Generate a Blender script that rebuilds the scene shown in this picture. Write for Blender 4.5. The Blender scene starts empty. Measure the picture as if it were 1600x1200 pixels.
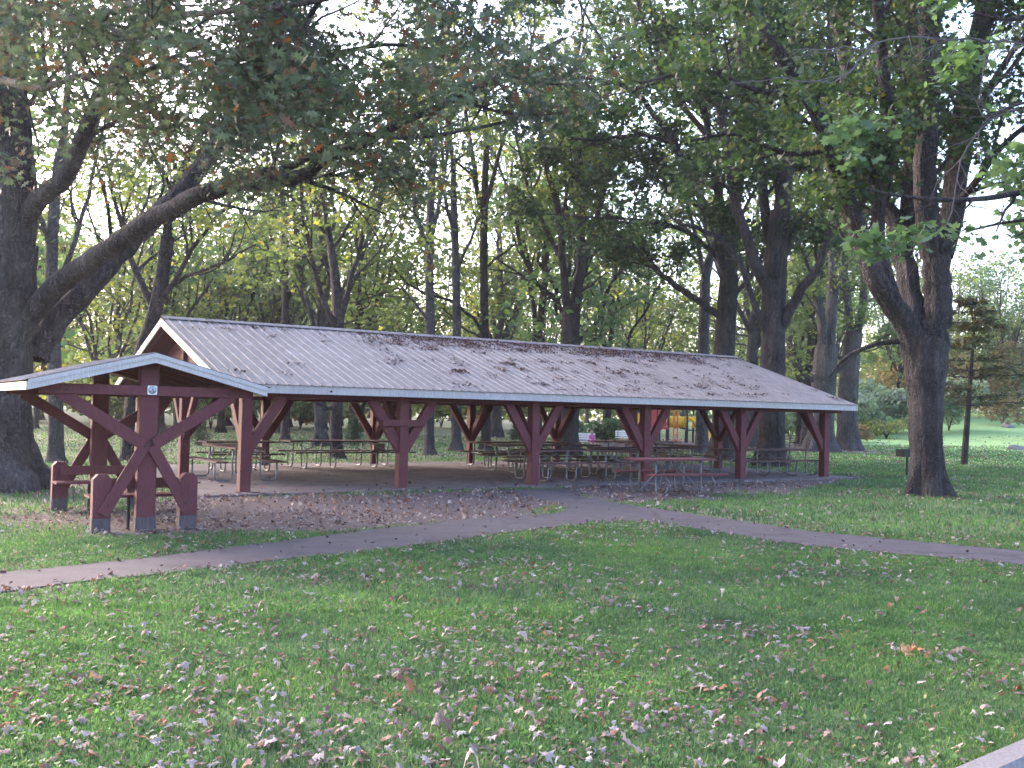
import bpy, math, random
import numpy as np
from mathutils import Vector, Matrix
PI = math.pi
C = bpy.context.scene.collection
RS = np.random.RandomState

# ------------------------------------------------------------------ camera
F, PITCH, ROLL, H = 1554.0, 0.0283, 0.0226, 1.7
scn = bpy.context.scene
cam = bpy.data.cameras.new('camera'); camo = bpy.data.objects.new('camera', cam); C.objects.link(camo)
cam.lens = F / 1600 * 36; cam.sensor_width = 36; cam.clip_end = 2000; cam.clip_start = .05
MC = Matrix.Translation((0, 0, H)) @ Matrix.Rotation(PI / 2 + PITCH, 4, 'X') @ Matrix.Rotation(ROLL, 4, 'Z')
camo.matrix_world = MC
scn.camera = camo
R3 = MC.to_3x3()
def ray(px, py): return R3 @ Vector(((px - 800) / F, (600 - py) / F, -1))
def G(px, py, z=0.0):                      # pixel -> point of the plane z
    d = ray(px, py); t = (z - H) / d.z
    return (d.x * t, d.y * t)
def P(px, py, Y):                          # pixel -> point at depth Y
    d = ray(px, py); t = Y / d.y
    return np.array((d.x * t, Y, H + d.z * t))

# ------------------------------------------------------------------ mesh helpers
def tag(o, label=None, cat=None, group=None, kind=None):
    if label: o['label'] = label
    if cat: o['category'] = cat
    if group: o['group'] = group
    if kind: o['kind'] = kind
    return o
def empty(name, loc, rz=0):
    o = bpy.data.objects.new(name, None); C.objects.link(o); o.location = loc; o.rotation_euler = (0, 0, rz)
    o.empty_display_size = .2
    return o
class MB:
    def __init__(s): s.v = []; s.f = []; s.n = 0
    def add(s, v, f):
        s.v.extend([tuple(map(float, p)) for p in v]); s.f.extend([tuple(i + s.n for i in q) for q in f]); s.n += len(v); return s
    def box(s, x0, x1, y0, y1, z0, z1):
        v = [(x, y, z) for z in (z0, z1) for y in (y0, y1) for x in (x0, x1)]
        return s.add(v, [(0, 2, 3, 1), (4, 5, 7, 6), (0, 1, 5, 4), (2, 6, 7, 3), (0, 4, 6, 2), (1, 3, 7, 5)])
    def bar(s, a, b, w, h, up=(0, 0, 1), ch=0.006):      # beam from a to b, chamfered w across, h along "up"
        a, b = Vector(a), Vector(b); d = (b - a).normalized(); u = Vector(up)
        if abs(d.dot(u)) > .99: u = Vector((0, 1, 0))
        x = d.cross(u).normalized(); u = x.cross(d).normalized()
        c = min(ch, w * .3, h * .3); w2, h2 = w / 2, h / 2
        prof = [(-w2 + c, -h2), (w2 - c, -h2), (w2, -h2 + c), (w2, h2 - c), (w2 - c, h2), (-w2 + c, h2), (-w2, h2 - c), (-w2, -h2 + c)]
        v = [p + x * i + u * j for p in (a, b) for i, j in prof]
        f = [(i, (i + 1) % 8, 8 + (i + 1) % 8, 8 + i) for i in range(8)] + [tuple(range(7, -1, -1)), tuple(range(8, 16))]
        return s.add(v, f)
    def prism(s, poly, a, b):                             # polygon (list of 3D points) extruded from +a to +b
        n = len(poly); a, b = Vector(a), Vector(b)
        v = [Vector(p) + a for p in poly] + [Vector(p) + b for p in poly]
        return s.add(v, [tuple(range(n - 1, -1, -1)), tuple(range(n, 2 * n))] + [(i, (i + 1) % n, n + (i + 1) % n, n + i) for i in range(n)])
    def tube(s, pts, r, n=8, cap=True):
        pts = [Vector(p) for p in pts]; m = len(pts)
        rr = r if hasattr(r, '__len__') else [r] * m
        u = None; v = []
        for i, p in enumerate(pts):
            t = (pts[min(i + 1, m - 1)] - pts[max(i - 1, 0)]).normalized()
            if u is None:
                u = Vector((0, 0, 1)) if abs(t.z) < .9 else Vector((1, 0, 0))
            u = (u - t * u.dot(t)).normalized(); w = t.cross(u)
            v += [p + (u * math.cos(2 * PI * k / n) + w * math.sin(2 * PI * k / n)) * rr[i] for k in range(n)]
        f = [(i * n + k, i * n + (k + 1) % n, (i + 1) * n + (k + 1) % n, (i + 1) * n + k) for i in range(m - 1) for k in range(n)]
        if cap: f += [tuple(range(n - 1, -1, -1)), tuple(range((m - 1) * n, m * n))]
        return s.add(v, f)
    def build(s, name, mat, parent=None, smooth=False):
        me = bpy.data.meshes.new(name); me.from_pydata(s.v, [], s.f); me.materials.append(mat)
        if smooth: me.polygons.foreach_set('use_smooth', [True] * len(me.polygons))
        me.update(); o = bpy.data.objects.new(name, me); C.objects.link(o); o.parent = parent
        return o
def mesh_np(name, V, sizes, loops, mat, parent=None, smooth=False):
    me = bpy.data.meshes.new(name); V = np.ascontiguousarray(V, np.float32)
    sizes = np.asarray(sizes, np.int32); loops = np.asarray(loops, np.int32)
    me.vertices.add(len(V)); me.vertices.foreach_set('co', V.ravel())
    me.loops.add(len(loops)); me.loops.foreach_set('vertex_index', loops)
    me.polygons.add(len(sizes))
    st = np.zeros(len(sizes), np.int32); st[1:] = np.cumsum(sizes)[:-1]
    me.polygons.foreach_set('loop_start', st); me.polygons.foreach_set('loop_total', sizes)
    if smooth: me.polygons.foreach_set('use_smooth', np.ones(len(sizes), bool))
    me.update(calc_edges=True); me.materials.append(mat)
    o = bpy.data.objects.new(name, me); C.objects.link(o); o.parent = parent
    return o
def copy_thing(o, parent=None):
    c = o.copy(); C.objects.link(c)
    if parent: c.parent = parent
    for ch in list(o.children): copy_thing(ch, c)
    return c
def catmull(pts, per=4):
    p = np.array(pts, float); p = np.vstack([2 * p[0] - p[1], p, 2 * p[-1] - p[-2]]); out = []
    for i in range(1, len(p) - 2):
        for k in range(per):
            t = k / per; a, b, c, d = p[i - 1], p[i], p[i + 1], p[i + 2]
            out.append(.5 * (2 * b + (c - a) * t + (2 * a - 5 * b + 4 * c - d) * t * t + (3 * b - a - 3 * c + d) * t ** 3))
    out.append(p[-2]); return np.array(out)

# ------------------------------------------------------------------ materials
def mat(name, base=(.5, .5, .5), rough=.8, metal=0):
    m = bpy.data.materials.new(name); m.use_nodes = True; nt = m.node_tree; b = nt.nodes['Principled BSDF']
    b.inputs['Base Color'].default_value = (*base, 1); b.inputs['Roughness'].default_value = rough; b.inputs['Metallic'].default_value = metal
    return m, nt, b
def nd(nt, t, **kw):
    n = nt.nodes.new(t)
    for k, v in kw.items():
        if k in n.inputs.keys(): n.inputs[k].default_value = v
        else: setattr(n, k, v)
    return n
def ramp(nt, fac, stops, interp='LINEAR'):
    r = nt.nodes.new('ShaderNodeValToRGB'); r.color_ramp.interpolation = interp
    while len(r.color_ramp.elements) < len(stops): r.color_ramp.elements.new(.5)
    for e, (p, c) in zip(r.color_ramp.elements, stops): e.position = p; e.color = (*c, 1)
    nt.links.new(fac, r.inputs[0]); return r.outputs[0]
def mixc(nt, fac, a, b, mode='MIX'):
    m = nt.nodes.new('ShaderNodeMix'); m.data_type = 'RGBA'; m.blend_type = mode
    if isinstance(fac, (int, float)): m.inputs[0].default_value = fac
    else: nt.links.new(fac, m.inputs[0])
    for i, x in ((6, a), (7, b)):
        if isinstance(x, tuple): m.inputs[i].default_value = (*x, 1)
        else: nt.links.new(x, m.inputs[i])
    return m.outputs[2]
def noise(nt, scale, detail=4, coord='Object', stretch=None, rough=.55):
    tc = nt.nodes.new('ShaderNodeTexCoord'); v = tc.outputs[coord]
    if stretch:
        mp = nt.nodes.new('ShaderNodeMapping'); mp.inputs['Scale'].default_value = stretch; nt.links.new(v, mp.inputs[0]); v = mp.outputs[0]
    n = nd(nt, 'ShaderNodeTexNoise', Scale=scale, Detail=detail, Roughness=rough); nt.links.new(v, n.inputs['Vector']); return n.outputs['Fac']
def bump(nt, b, h, strength=.4, dist=.02):
    n = nt.nodes.new('ShaderNodeBump'); n.inputs['Strength'].default_value = strength; n.inputs['Distance'].default_value = dist
    nt.links.new(h, n.inputs['Height']); nt.links.new(n.outputs[0], b.inputs['Normal'])

def wood_paint(name, a, b_, rough=.72):
    m, nt, b = mat(name, a, rough)
    n1 = noise(nt, 3, 5); n2 = noise(nt, 30, 4, stretch=(2.2, 2.2, .3))
    c = ramp(nt, n1, [(.3, a), (.7, b_)]); c = mixc(nt, .35, c, ramp(nt, n2, [(.35, tuple(x * .6 for x in a)), (.65, tuple(min(1, x * 1.3) for x in b_))]))
    nt.links.new(c, b.inputs['Base Color']); bump(nt, b, n2, .35, .01); return m
M_RED = wood_paint('red_stained_timber', (.100, .021, .029), (.138, .033, .042))
M_DRED = wood_paint('brown_red_board', (.115, .026, .032), (.15, .040, .046))
M_TOP = wood_paint('weathered_red_plank', (.075, .036, .036), (.125, .065, .064))
M_FASCIA = wood_paint('pale_fascia_paint', (.46, .42, .45), (.55, .51, .53), .6)
M_CREAM_LIT = wood_paint('sunlit_cream_fascia', (.60, .56, .50), (.70, .66, .60), .5)  # cream boards with warm, low sunlight put into their colour
M_CONC = wood_paint('concrete', (.07, .054, .062), (.115, .094, .104), .9)
M_ROUGHC = wood_paint('pale_concrete', (.17, .15, .15), (.25, .225, .22), .9)
M_WHITE = wood_paint('white_paint', (.72, .72, .74), (.82, .82, .84), .5)
M_GALV, _n, _b = mat('galvanised_steel', (.42, .43, .46), .5, .6)
_c = ramp(_n, noise(_n, 25, 3), [(.35, (.13, .13, .145)), (.7, (.26, .26, .285))]); _n.links.new(_c, _b.inputs['Base Color'])
M_BLACK, _, _ = mat('black_iron', (.03, .03, .033), .6, .3)
M_YEL, _, _ = mat('yellow_plastic', (.95, .58, .04), .35)
M_ORG, _, _ = mat('orange_red_paint', (.75, .16, .07), .45)
M_PRED, _, _ = mat('playground_red', (.55, .07, .08), .45)
M_DGRN, _, _ = mat('dark_green_post', (.03, .055, .06), .45)
M_BROWN = wood_paint('brown_timber', (.12, .075, .06), (.19, .12, .10))
M_BORDER = wood_paint('timber_border', (.20, .13, .11), (.28, .19, .16))

# metal roof: mauve-brown baked enamel, streaked, worn pale in patches
M_ROOF, nt, b = mat('ribbed_roof_metal', (.3, .26, .28), .6, .0)
n1 = noise(nt, 1.2, 6, stretch=(1, .25, .25)); n2 = noise(nt, 9, 4, stretch=(1.6, .35, .35)); n3 = noise(nt, 2.2, 8, stretch=(1, .5, .5), rough=.7)
c = ramp(nt, n1, [(.3, (.195, .163, .168)), (.7, (.275, .238, .243))])
c = mixc(nt, .5, c, ramp(nt, n2, [(.35, (.14, .115, .12)), (.65, (.33, .29, .295))]))
wt = nt.nodes.new('ShaderNodeMapRange'); wt.inputs[1].default_value = .60; wt.inputs[2].default_value = .72; nt.links.new(n3, wt.inputs[0])
c = mixc(nt, wt.outputs[0], c, (.40, .375, .39))
nt.links.new(c, b.inputs['Base Color'])

def bark(name, dark, light, sc=1.0):
    m, nt, b = mat(name, dark, .92)
    n1 = noise(nt, 9 * sc, 6, stretch=(1.6, 1.6, .22), rough=.65); n2 = noise(nt, 1.1, 3)
    vo = nt.nodes.new('ShaderNodeTexVoronoi'); vo.feature = 'DISTANCE_TO_EDGE'; vo.inputs['Scale'].default_value = 8 * sc
    tc = nt.nodes.new('ShaderNodeTexCoord'); mp = nt.nodes.new('ShaderNodeMapping'); mp.inputs['Scale'].default_value = (1.4, 1.4, .28)
    dn = noise(nt, 3, 3); ad = nt.nodes.new('ShaderNodeVectorMath'); ad.operation = 'ADD'
    nt.links.new(tc.outputs['Object'], ad.inputs[0]); nt.links.new(dn, ad.inputs[1]); nt.links.new(ad.outputs[0], mp.inputs[0]); nt.links.new(mp.outputs[0], vo.inputs['Vector'])
    c = ramp(nt, n1, [(.32, dark), (.68, light)])
    e = ramp(nt, vo.outputs['Distance'], [(0, (.28, .28, .28)), (.3, (1, 1, 1))])
    c = mixc(nt, .8, c, e, 'MULTIPLY')
    c = mixc(nt, .35, c, ramp(nt, n2, [(.4, dark), (.62, tuple(x * 1.25 for x in light))]))
    nt.links.new(c, b.inputs['Base Color'])
    ma = nt.nodes.new('ShaderNodeMath'); ma.operation = 'ADD'; nt.links.new(n1, ma.inputs[0]); nt.links.new(e, ma.inputs[1]); bump(nt, b, ma.outputs[0], 1.0, .07)
    return m
M_BARK = bark('brown_bark', (.028, .021, .023), (.112, .092, .094))
M_BARKG = bark('grey_bark', (.06, .052, .058), (.155, .14, .148), .8)
M_BARKO = bark('oak_bark', (.042, .033, .037), (.16, .138, .145), 1.0)
M_DEAD, _, _ = mat('dead_twig', (.12, .105, .11), .9)

def leafmat(name, stops, trans, tw=.45, rough=.6, big=.25):
    m = bpy.data.materials.new(name); m.use_nodes = True; nt = m.node_tree; b = nt.nodes['Principled BSDF']; out = nt.nodes['Material Output']
    g = nt.nodes.new('ShaderNodeNewGeometry')
    c = ramp(nt, g.outputs['Random Per Island'], stops)
    n = noise(nt, .45, 3)
    n_b = noise(nt, 3.2, 4) if name == 'grass_blade' else n
    c = mixc(nt, .5 if name == 'grass_blade' else 0.0, c, mixc(nt, 1.0, c, ramp(nt, n_b, [(.38, (.5, .58, .6)), (.62, (1.4, 1.3, 1.15))]), 'MULTIPLY'))
    c2 = mixc(nt, 1.0, c, ramp(nt, n, [(.3, (1 - big, 1 - big, 1 - big * .5)), (.7, (1 + big, 1 + big, 1 - big * .4))]), 'MULTIPLY')
    nt.links.new(c2, b.inputs['Base Color']); b.inputs['Roughness'].default_value = rough; b.inputs['Specular IOR Level'].default_value = .35
    t = nt.nodes.new('ShaderNodeBsdfTranslucent'); ct = mixc(nt, 1.0, c2, trans, 'MULTIPLY'); nt.links.new(ct, t.inputs['Color'])
    mx = nt.nodes.new('ShaderNodeMixShader'); mx.inputs[0].default_value = tw
    nt.links.new(b.outputs[0], mx.inputs[1]); nt.links.new(t.outputs[0], mx.inputs[2]); nt.links.new(mx.outputs[0], out.inputs[0])
    return m
g1, g2, g3 = (.055, .10, .04), (.085, .135, .055), (.12, .17, .06)
M_LOAK = leafmat('oak_leaf', [(0, (.06, .085, .065)), (.45, (.085, .115, .085)), (.78, (.115, .15, .115)), (.88, (.13, .10, .08)), (.965, (.12, .06, .055)), (.985, (.12, .06, .05)), (1, (.38, .12, .04))], (1.4, 1.5, 1.1), .34)
M_LDARK = leafmat('maple_leaf_dark', [(0, (.036, .062, .038)), (.6, (.052, .084, .046)), (.95, (.08, .112, .055)), (1, (.17, .15, .055))], (1.4, 1.65, .9), .34)
M_LMID = leafmat('maple_leaf_mid', [(0, (.09, .125, .07)), (.6, (.125, .16, .08)), (.93, (.17, .20, .09)), (1, (.30, .25, .07))], (1.55, 1.75, 1.0), .45)
M_LYEL = leafmat('maple_leaf_yellow', [(0, (.11, .15, .075)), (.5, (.15, .185, .085)), (.9, (.20, .22, .085)), (1, (.36, .30, .07))], (1.6, 1.7, .95), .47)
M_LBLUE = leafmat('blue_green_leaf', [(0, (.07, .12, .085)), (1, (.13, .19, .12))], (1.8, 2.0, 1.1), .4)
M_LSHRUB = leafmat('shrub_leaf', [(0, (.19, .25, .18)), (.8, (.29, .35, .26)), (1, (.42, .42, .28))], (1.5, 1.6, 1.2), .4)
M_LRUST = leafmat('rusty_leaf', [(0, (.20, .17, .11)), (.6, (.27, .21, .13)), (1, (.36, .22, .11))], (1.5, 1.4, 1), .4)
M_NEEDLE = leafmat('conifer_needle', [(0, (.06, .075, .045)), (.7, (.10, .105, .055)), (1, (.19, .13, .06))], (1.4, 1.4, .9), .25)
M_SPRUCE = leafmat('spruce_needle', [(0, (.05, .09, .06)), (1, (.10, .16, .10))], (1.4, 1.4, 1), .25)
M_GRASS = leafmat('grass_blade', [(0, (.066, .130, .064)), (.6, (.098, .185, .086)), (.92, (.14, .235, .105)), (1, (.27, .24, .16))], (1.25, 1.5, 1.1), .38, .6, .35)
M_LITTER = leafmat('fallen_leaf', [(0, (.13, .085, .08)), (.22, (.22, .155, .145)), (.34, (.31, .26, .265)), (.62, (.44, .385, .395)), (.76, (.32, .225, .205)), (.92, (.20, .09, .07)), (1, (.32, .16, .08))], (1.3, 1.1, .9), .2, .75, .15)
M_LITTERD = leafmat('dark_fallen_leaf', [(0, (.055, .030, .032)), (.5, (.115, .068, .068)), (.85, (.19, .125, .125)), (.93, (.42, .36, .37)), (1, (.22, .085, .07))], (1.2, 1, .9), .2, .75, .1)

# ------------------------------------------------------------------ ground
TH = 0.5865; AX = np.array((math.cos(TH), math.sin(TH))); NX = np.array((-math.sin(TH), math.cos(TH)))
OX, OY, BAY, W = -5.19, 19.45, 3.434, 8.46
def S(s, n, z=0): return (OX + AX[0] * s + NX[0] * n, OY + AX[1] * s + NX[1] * n, z)
L = BAY * 5
def sst(x): x = np.clip(x, 0, 1); return x * x * (3 - 2 * x)
def gz(x, y):
    x = np.asarray(x, float); y = np.asarray(y, float)
    return 2.5 * sst((y - 55) / 55) * sst((x - 17) / 26) + .7 * sst((y - 60) / 70)
def inpoly(x, y, poly):
    x = np.asarray(x); y = np.asarray(y); r = np.zeros(x.shape, bool); n = len(poly)
    for i in range(n):
        x0, y0 = poly[i]; x1, y1 = poly[(i + 1) % n]
        c = ((y0 > y) != (y1 > y)); xi = (x1 - x0) * (y - y0) / (y1 - y0 + 1e-12) + x0
        r ^= c & (x < xi)
    return r
def dpoly(x, y, poly, closed=True):
    d = np.full(np.shape(x), 1e9); n = len(poly)
    for i in range(n if closed else n - 1):
        a = np.array(poly[i]); b_ = np.array(poly[(i + 1) % n]); e = b_ - a
        t = np.clip(((x - a[0]) * e[0] + (y - a[1]) * e[1]) / (e @ e), 0, 1)
        d = np.minimum(d, np.hypot(x - a[0] - t * e[0], y - a[1] - t * e[1]))
    return d
low = [(-260, 966), (-60, 935), (0, 926), (200, 903), (400, 880), (612, 858), (800, 832), (880, 823), (930, 817), (985, 815), (1027, 817), (1060, 823), (1262, 854), (1600, 884), (1800, 904)]
upp = [(1800, 884), (1600, 863), (1262, 831), (1060, 801), (960, 787), (905, 775), (880, 764)]
upp2 = [(784, 768), (820, 776), (852, 783), (878, 789), (886, 797), (870, 803), (800, 808), (612, 825), (400, 852), (200, 876), (0, 897), (-60, 905), (-260, 930)]
PATH = [G(*q) for q in low + upp + upp2]
SLAB = [S(-1.0, -.62)[:2], S(L + .9, -.62)[:2], S(L + .9, W + .7)[:2], S(-1.0, W + .7)[:2]]
SANDP = [(4.3, 49), (20, 51), (21, 68), (5, 68)]
# cheap value noise
_rs = RS(5); _T = _rs.rand(64, 64)
def vn(x, y, sc):
    x = np.asarray(x) / sc + 100; y = np.asarray(y) / sc + 100; i = np.floor(x).astype(int); j = np.floor(y).astype(int); u = sst(x - i); v = sst(y - j)
    g = lambda a, b_: _T[a % 64, b_ % 64]
    return (g(i, j) * (1 - u) + g(i + 1, j) * u) * (1 - v) + (g(i, j + 1) * (1 - u) + g(i + 1, j + 1) * u) * v
def fb(x, y, sc): return .55 * vn(x, y, sc) + .3 * vn(x + 7, y, sc / 2.1) + .15 * vn(x, y + 9, sc / 4.5)
DIRT = [G(*q) for q in [(150, 800), (300, 772), (560, 772), (900, 764), (880, 800), (790, 808), (600, 822), (380, 836), (230, 838), (120, 838)]]
DIRT2 = [G(*q) for q in [(880, 762), (1320, 742), (1345, 752), (1230, 768), (1100, 780), (1000, 786), (930, 780)]]
def dirt(x, y):
    n = fb(x, y, 1.6) - .5
    d = 0
    for p, k in ((DIRT, 1.), (DIRT2, 1.)):
        dd = dpoly(x, y, p); sd = np.where(inpoly(x, y, p), dd, -dd)
        d = np.maximum(d, sst(.5 + (sd + n * 2.2) / .9) * k)
    sx, sy = G(225, 828); d = np.maximum(d, .9 * sst(1.3 - np.hypot(x - sx + .9, y - sy - 1.3) / 1.9 + n))
    dp = dpoly(x, y, PATH); d = np.maximum(d, .5 * sst((.22 - dp + n * .3) / .2))
    sx, sy = -9.6, 19.1; d = np.maximum(d, .8 * sst(1.6 - np.hypot(x - sx, y - sy) / 2 + n))
    dd = dpoly(x, y, SANDP); sd = np.where(inpoly(x, y, SANDP), dd, -dd); d = np.maximum(d, sst(.5 + sd / 2))
    return np.clip(d, 0, 1)
def dry(x, y):
    n = fb(x, y, 2.4) - .5
    d = sst((10.5 + .1 * (y - 26) - x) / 5) * sst((y - 25 - n * 6) / 6) * .85
    d = np.maximum(d, .75 * sst((-2.5 - x + n * 4) / 3) * sst((y - 11.5) / 2.5))
    return np.clip(d * (.75 + n), 0, 1)
def axis(a, b_, fine0, fine1, h):
    v = list(np.arange(fine0, fine1 + 1e-6, h)); s = h; p = v[-1]
    while p < b_: s *= 1.18; p += s; v.append(p)
    s = h; p = v[0]
    while p > a: s *= 1.18; p -= s; v.insert(0, p)
    return np.array(v)
xs = axis(-400, 400, -14, 18, .22); ys = axis(-60, 700, 3, 32, .22)
X, Y = np.meshgrid(xs, ys); Z = gz(X, Y)
nx, ny = len(xs), len(ys); idx = np.arange(nx * ny).reshape(ny, nx)
q = np.stack([idx[:-1, :-1], idx[:-1, 1:], idx[1:, 1:], idx[1:, :-1]], -1).reshape(-1, 4)
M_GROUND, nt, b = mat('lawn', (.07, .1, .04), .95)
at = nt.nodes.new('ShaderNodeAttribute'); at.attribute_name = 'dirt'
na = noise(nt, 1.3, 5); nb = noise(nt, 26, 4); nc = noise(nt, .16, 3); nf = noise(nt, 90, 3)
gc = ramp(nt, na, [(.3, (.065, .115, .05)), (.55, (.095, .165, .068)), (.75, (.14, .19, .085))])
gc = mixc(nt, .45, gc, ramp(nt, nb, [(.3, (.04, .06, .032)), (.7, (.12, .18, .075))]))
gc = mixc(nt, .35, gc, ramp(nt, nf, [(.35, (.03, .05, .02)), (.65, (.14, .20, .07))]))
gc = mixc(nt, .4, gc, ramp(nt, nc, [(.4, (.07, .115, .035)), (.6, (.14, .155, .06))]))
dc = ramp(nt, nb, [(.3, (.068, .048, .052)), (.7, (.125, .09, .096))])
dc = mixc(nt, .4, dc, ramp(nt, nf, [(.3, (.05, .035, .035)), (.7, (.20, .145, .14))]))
sun_tint = nt.nodes.new('ShaderNodeAttribute'); sun_tint.attribute_name = 'open'
gc = mixc(nt, sun_tint.outputs['Fac'], gc, ramp(nt, na, [(.3, (.21, .36, .13)), (.7, (.28, .44, .16))]))  # sunlight painted into the lawn: brighter green towards the far right
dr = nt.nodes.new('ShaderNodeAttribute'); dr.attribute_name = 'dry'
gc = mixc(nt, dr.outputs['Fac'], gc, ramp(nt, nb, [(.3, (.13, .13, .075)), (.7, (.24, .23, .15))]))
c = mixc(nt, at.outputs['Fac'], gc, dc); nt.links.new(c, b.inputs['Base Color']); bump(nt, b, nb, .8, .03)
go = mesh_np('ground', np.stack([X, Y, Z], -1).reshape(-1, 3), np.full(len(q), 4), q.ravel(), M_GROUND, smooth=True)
for nm, val in (('dirt', dirt(X, Y)), ('dry', dry(X, Y)), ('open', sst((X - 9.5 - .12 * (Y - 30)) / 6) * sst((Y - 34) / 14))):  # 'open' marks where the painted sunlit green is mixed in
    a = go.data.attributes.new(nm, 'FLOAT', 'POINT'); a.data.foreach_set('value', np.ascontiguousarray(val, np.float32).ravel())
tag(go, kind='structure')

def flat_poly(name, poly, z, m, jit=.0, seed=1, th=.0):
    r = random.Random(seed); pts = []
    for i in range(len(poly)):
        a = poly[i]; b_ = poly[(i + 1) % len(poly)]; n = max(1, int(math.dist(a, b_) / .25)) if jit else 1
        for k in range(n):
            t = k / n; pts.append((a[0] + (b_[0] - a[0]) * t + r.gauss(0, jit), a[1] + (b_[1] - a[1]) * t + r.gauss(0, jit), z))
    mb = MB()
    if th: mb.prism(pts, (0, 0, -th), (0, 0, 0))
    else: mb.add(pts, [tuple(range(len(pts)))])
    return mb.build(name, m)
def asphalt(name, a, b2):
    m, nt, b = mat(name, a, .9); n1 = noise(nt, .8, 4); n2 = noise(nt, 60, 3)
    c = ramp(nt, n1, [(.3, a), (.7, b2)]); c = mixc(nt, .35, c, ramp(nt, n2, [(.35, tuple(x * .55 for x in a)), (.65, tuple(x * 1.35 for x in b2))]))
    n3 = noise(nt, 2.6, 6, rough=.7); c = mixc(nt, .5, c, ramp(nt, n3, [(.42, (.62, .58, .6)), (.52, (1, 1, 1)), (.66, (1.22, 1.2, 1.2))]), 'MULTIPLY')
    tc = nt.nodes.new('ShaderNodeTexCoord'); vo = nd(nt, 'ShaderNodeTexVoronoi', Scale=.42); vo.feature = 'DISTANCE_TO_EDGE'; wv = nt.nodes.new('ShaderNodeVectorMath'); wv.operation = 'ADD'
    nt.links.new(tc.outputs['Object'], wv.inputs[0]); nt.links.new(n3, wv.inputs[1]); nt.links.new(wv.outputs[0], vo.inputs['Vector'])
    c = mixc(nt, .75, c, ramp(nt, vo.outputs['Distance'], [(0, (.35, .33, .33)), (.007, (.5, .48, .48)), (.016, (1, 1, 1))]), 'MULTIPLY')
    nt.links.new(c, b.inputs['Base Color']); bump(nt, b, n2, .5, .006); return m
M_PATH = asphalt('path_asphalt', (.066, .052, .064), (.092, .074, .088))
M_LOT = asphalt('car_park_asphalt', (.13, .12, .135), (.18, .17, .18))
M_SLAB = asphalt('slab_concrete', (.15, .12, .13), (.20, .165, .178))
tag(flat_poly('path', PATH, .012, M_PATH, .03), kind='structure')
tag(flat_poly('shelter_floor_slab', SLAB, .035, M_SLAB, th=.12), kind='structure')
k0 = np.array(G(1480, 1200, .1)); k1 = np.array(G(1600, 1150, .1)); kd = (k1 - k0) / np.linalg.norm(k1 - k0); kn = np.array((kd[1], -kd[0]))
ka, kb = k0 - kd * 12, k1 + kd * 25
ka2, kb2 = ka + kn * .17, kb + kn * .17
mb = MB(); v = lambda p, z: Vector((p[0], p[1], z))
mb.prism([v(ka, -.05), v(ka, .085), v(ka + kn * .02, .1), v(ka2 - kn * .03, .1), v(ka2, .07), v(ka2 + kn * .02, -.05)], (0, 0, 0), (*(kb - ka), 0))
ko = mb.build('kerb', M_ROUGHC); tag(ko, kind='structure')
tag(flat_poly('car_park', [tuple(ka2), tuple(kb2), tuple(kb2 + kn * 30), tuple(ka2 + kn * 30)], .006, M_LOT), kind='structure')
KERBP = [tuple(ka), tuple(kb), tuple(kb2 + kn * 30), tuple(ka2 + kn * 30)]

# ------------------------------------------------------------------ leaf shapes
OAKL = np.array([(0, -.55), (.06, -.3), (.27, -.33), (.09, -.1), (.40, .02), (.11, .12), (.28, .40), (.07, .32), (0, .58), (-.07, .32), (-.28, .40), (-.11, .12), (-.40, .02), (-.09, -.1), (-.27, -.33), (-.06, -.3)])
MAPL = np.array([(0, -.45), (.3, -.4), (.22, -.16), (.5, .05), (.24, .1), (.28, .3), (.1, .22), (0, .5), (-.1, .22), (-.28, .3), (-.24, .1), (-.5, .05), (-.22, -.16), (-.3, -.4)])
MAPS = np.array([(0, -.45), (.38, -.22), (.2, .02), (.34, .3), (0, .5), (-.34, .3), (-.2, .02), (-.38, -.22)])
DIAM = np.array([(0, -.5), (.36, -.1), (.22, .3), (0, .5), (-.3, .22), (-.34, -.16)])
NEED = np.array([(0, -.5), (.09, 0), (0, .5), (-.09, 0)])
def leaves(pos, size, shape, rng, tilt=.9, curl=.25, axisd=None, jag=0):
    n = len(pos); k = len(shape)
    az = rng.rand(n) * 2 * PI; nz = np.clip(1 - np.abs(rng.randn(n)) * tilt * .45, -1, 1); ph = rng.rand(n) * 2 * PI; sr = np.sqrt(1 - nz * nz)
    N = np.stack([sr * np.cos(ph), sr * np.sin(ph), nz], -1)
    A = np.stack([np.cos(az), np.sin(az), -.3 + 0 * az], -1)
    if axisd is not None: A = axisd + .35 * rng.randn(n, 3)
    U = A - N * (A * N).sum(1)[:, None]; U /= np.linalg.norm(U, axis=1)[:, None] + 1e-9; Wv = np.cross(N, U)
    s = (size * (.5 + 1.0 * rng.rand(n) ** 1.3))[:, None, None]
    pc = rng.rand(n) * PI; q2 = (shape[None, :, 0] * np.cos(pc)[:, None] + shape[None, :, 1] * np.sin(pc)[:, None]) ** 2; cz = np.clip(rng.randn(n) * curl, -1.5, 1.5)[:, None] * q2 * 2
    if jag: s = s * (1 + jag * np.clip(rng.randn(n, k, 1), -1.6, 1.6))
    V = pos[:, None, :] + s * (shape[None, :, 0:1] * Wv[:, None, :] + shape[None, :, 1:2] * U[:, None, :] + cz[:, :, None] * N[:, None, :])
    return V.reshape(-1, 3), np.full(n, k), np.arange(n * k)

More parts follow.
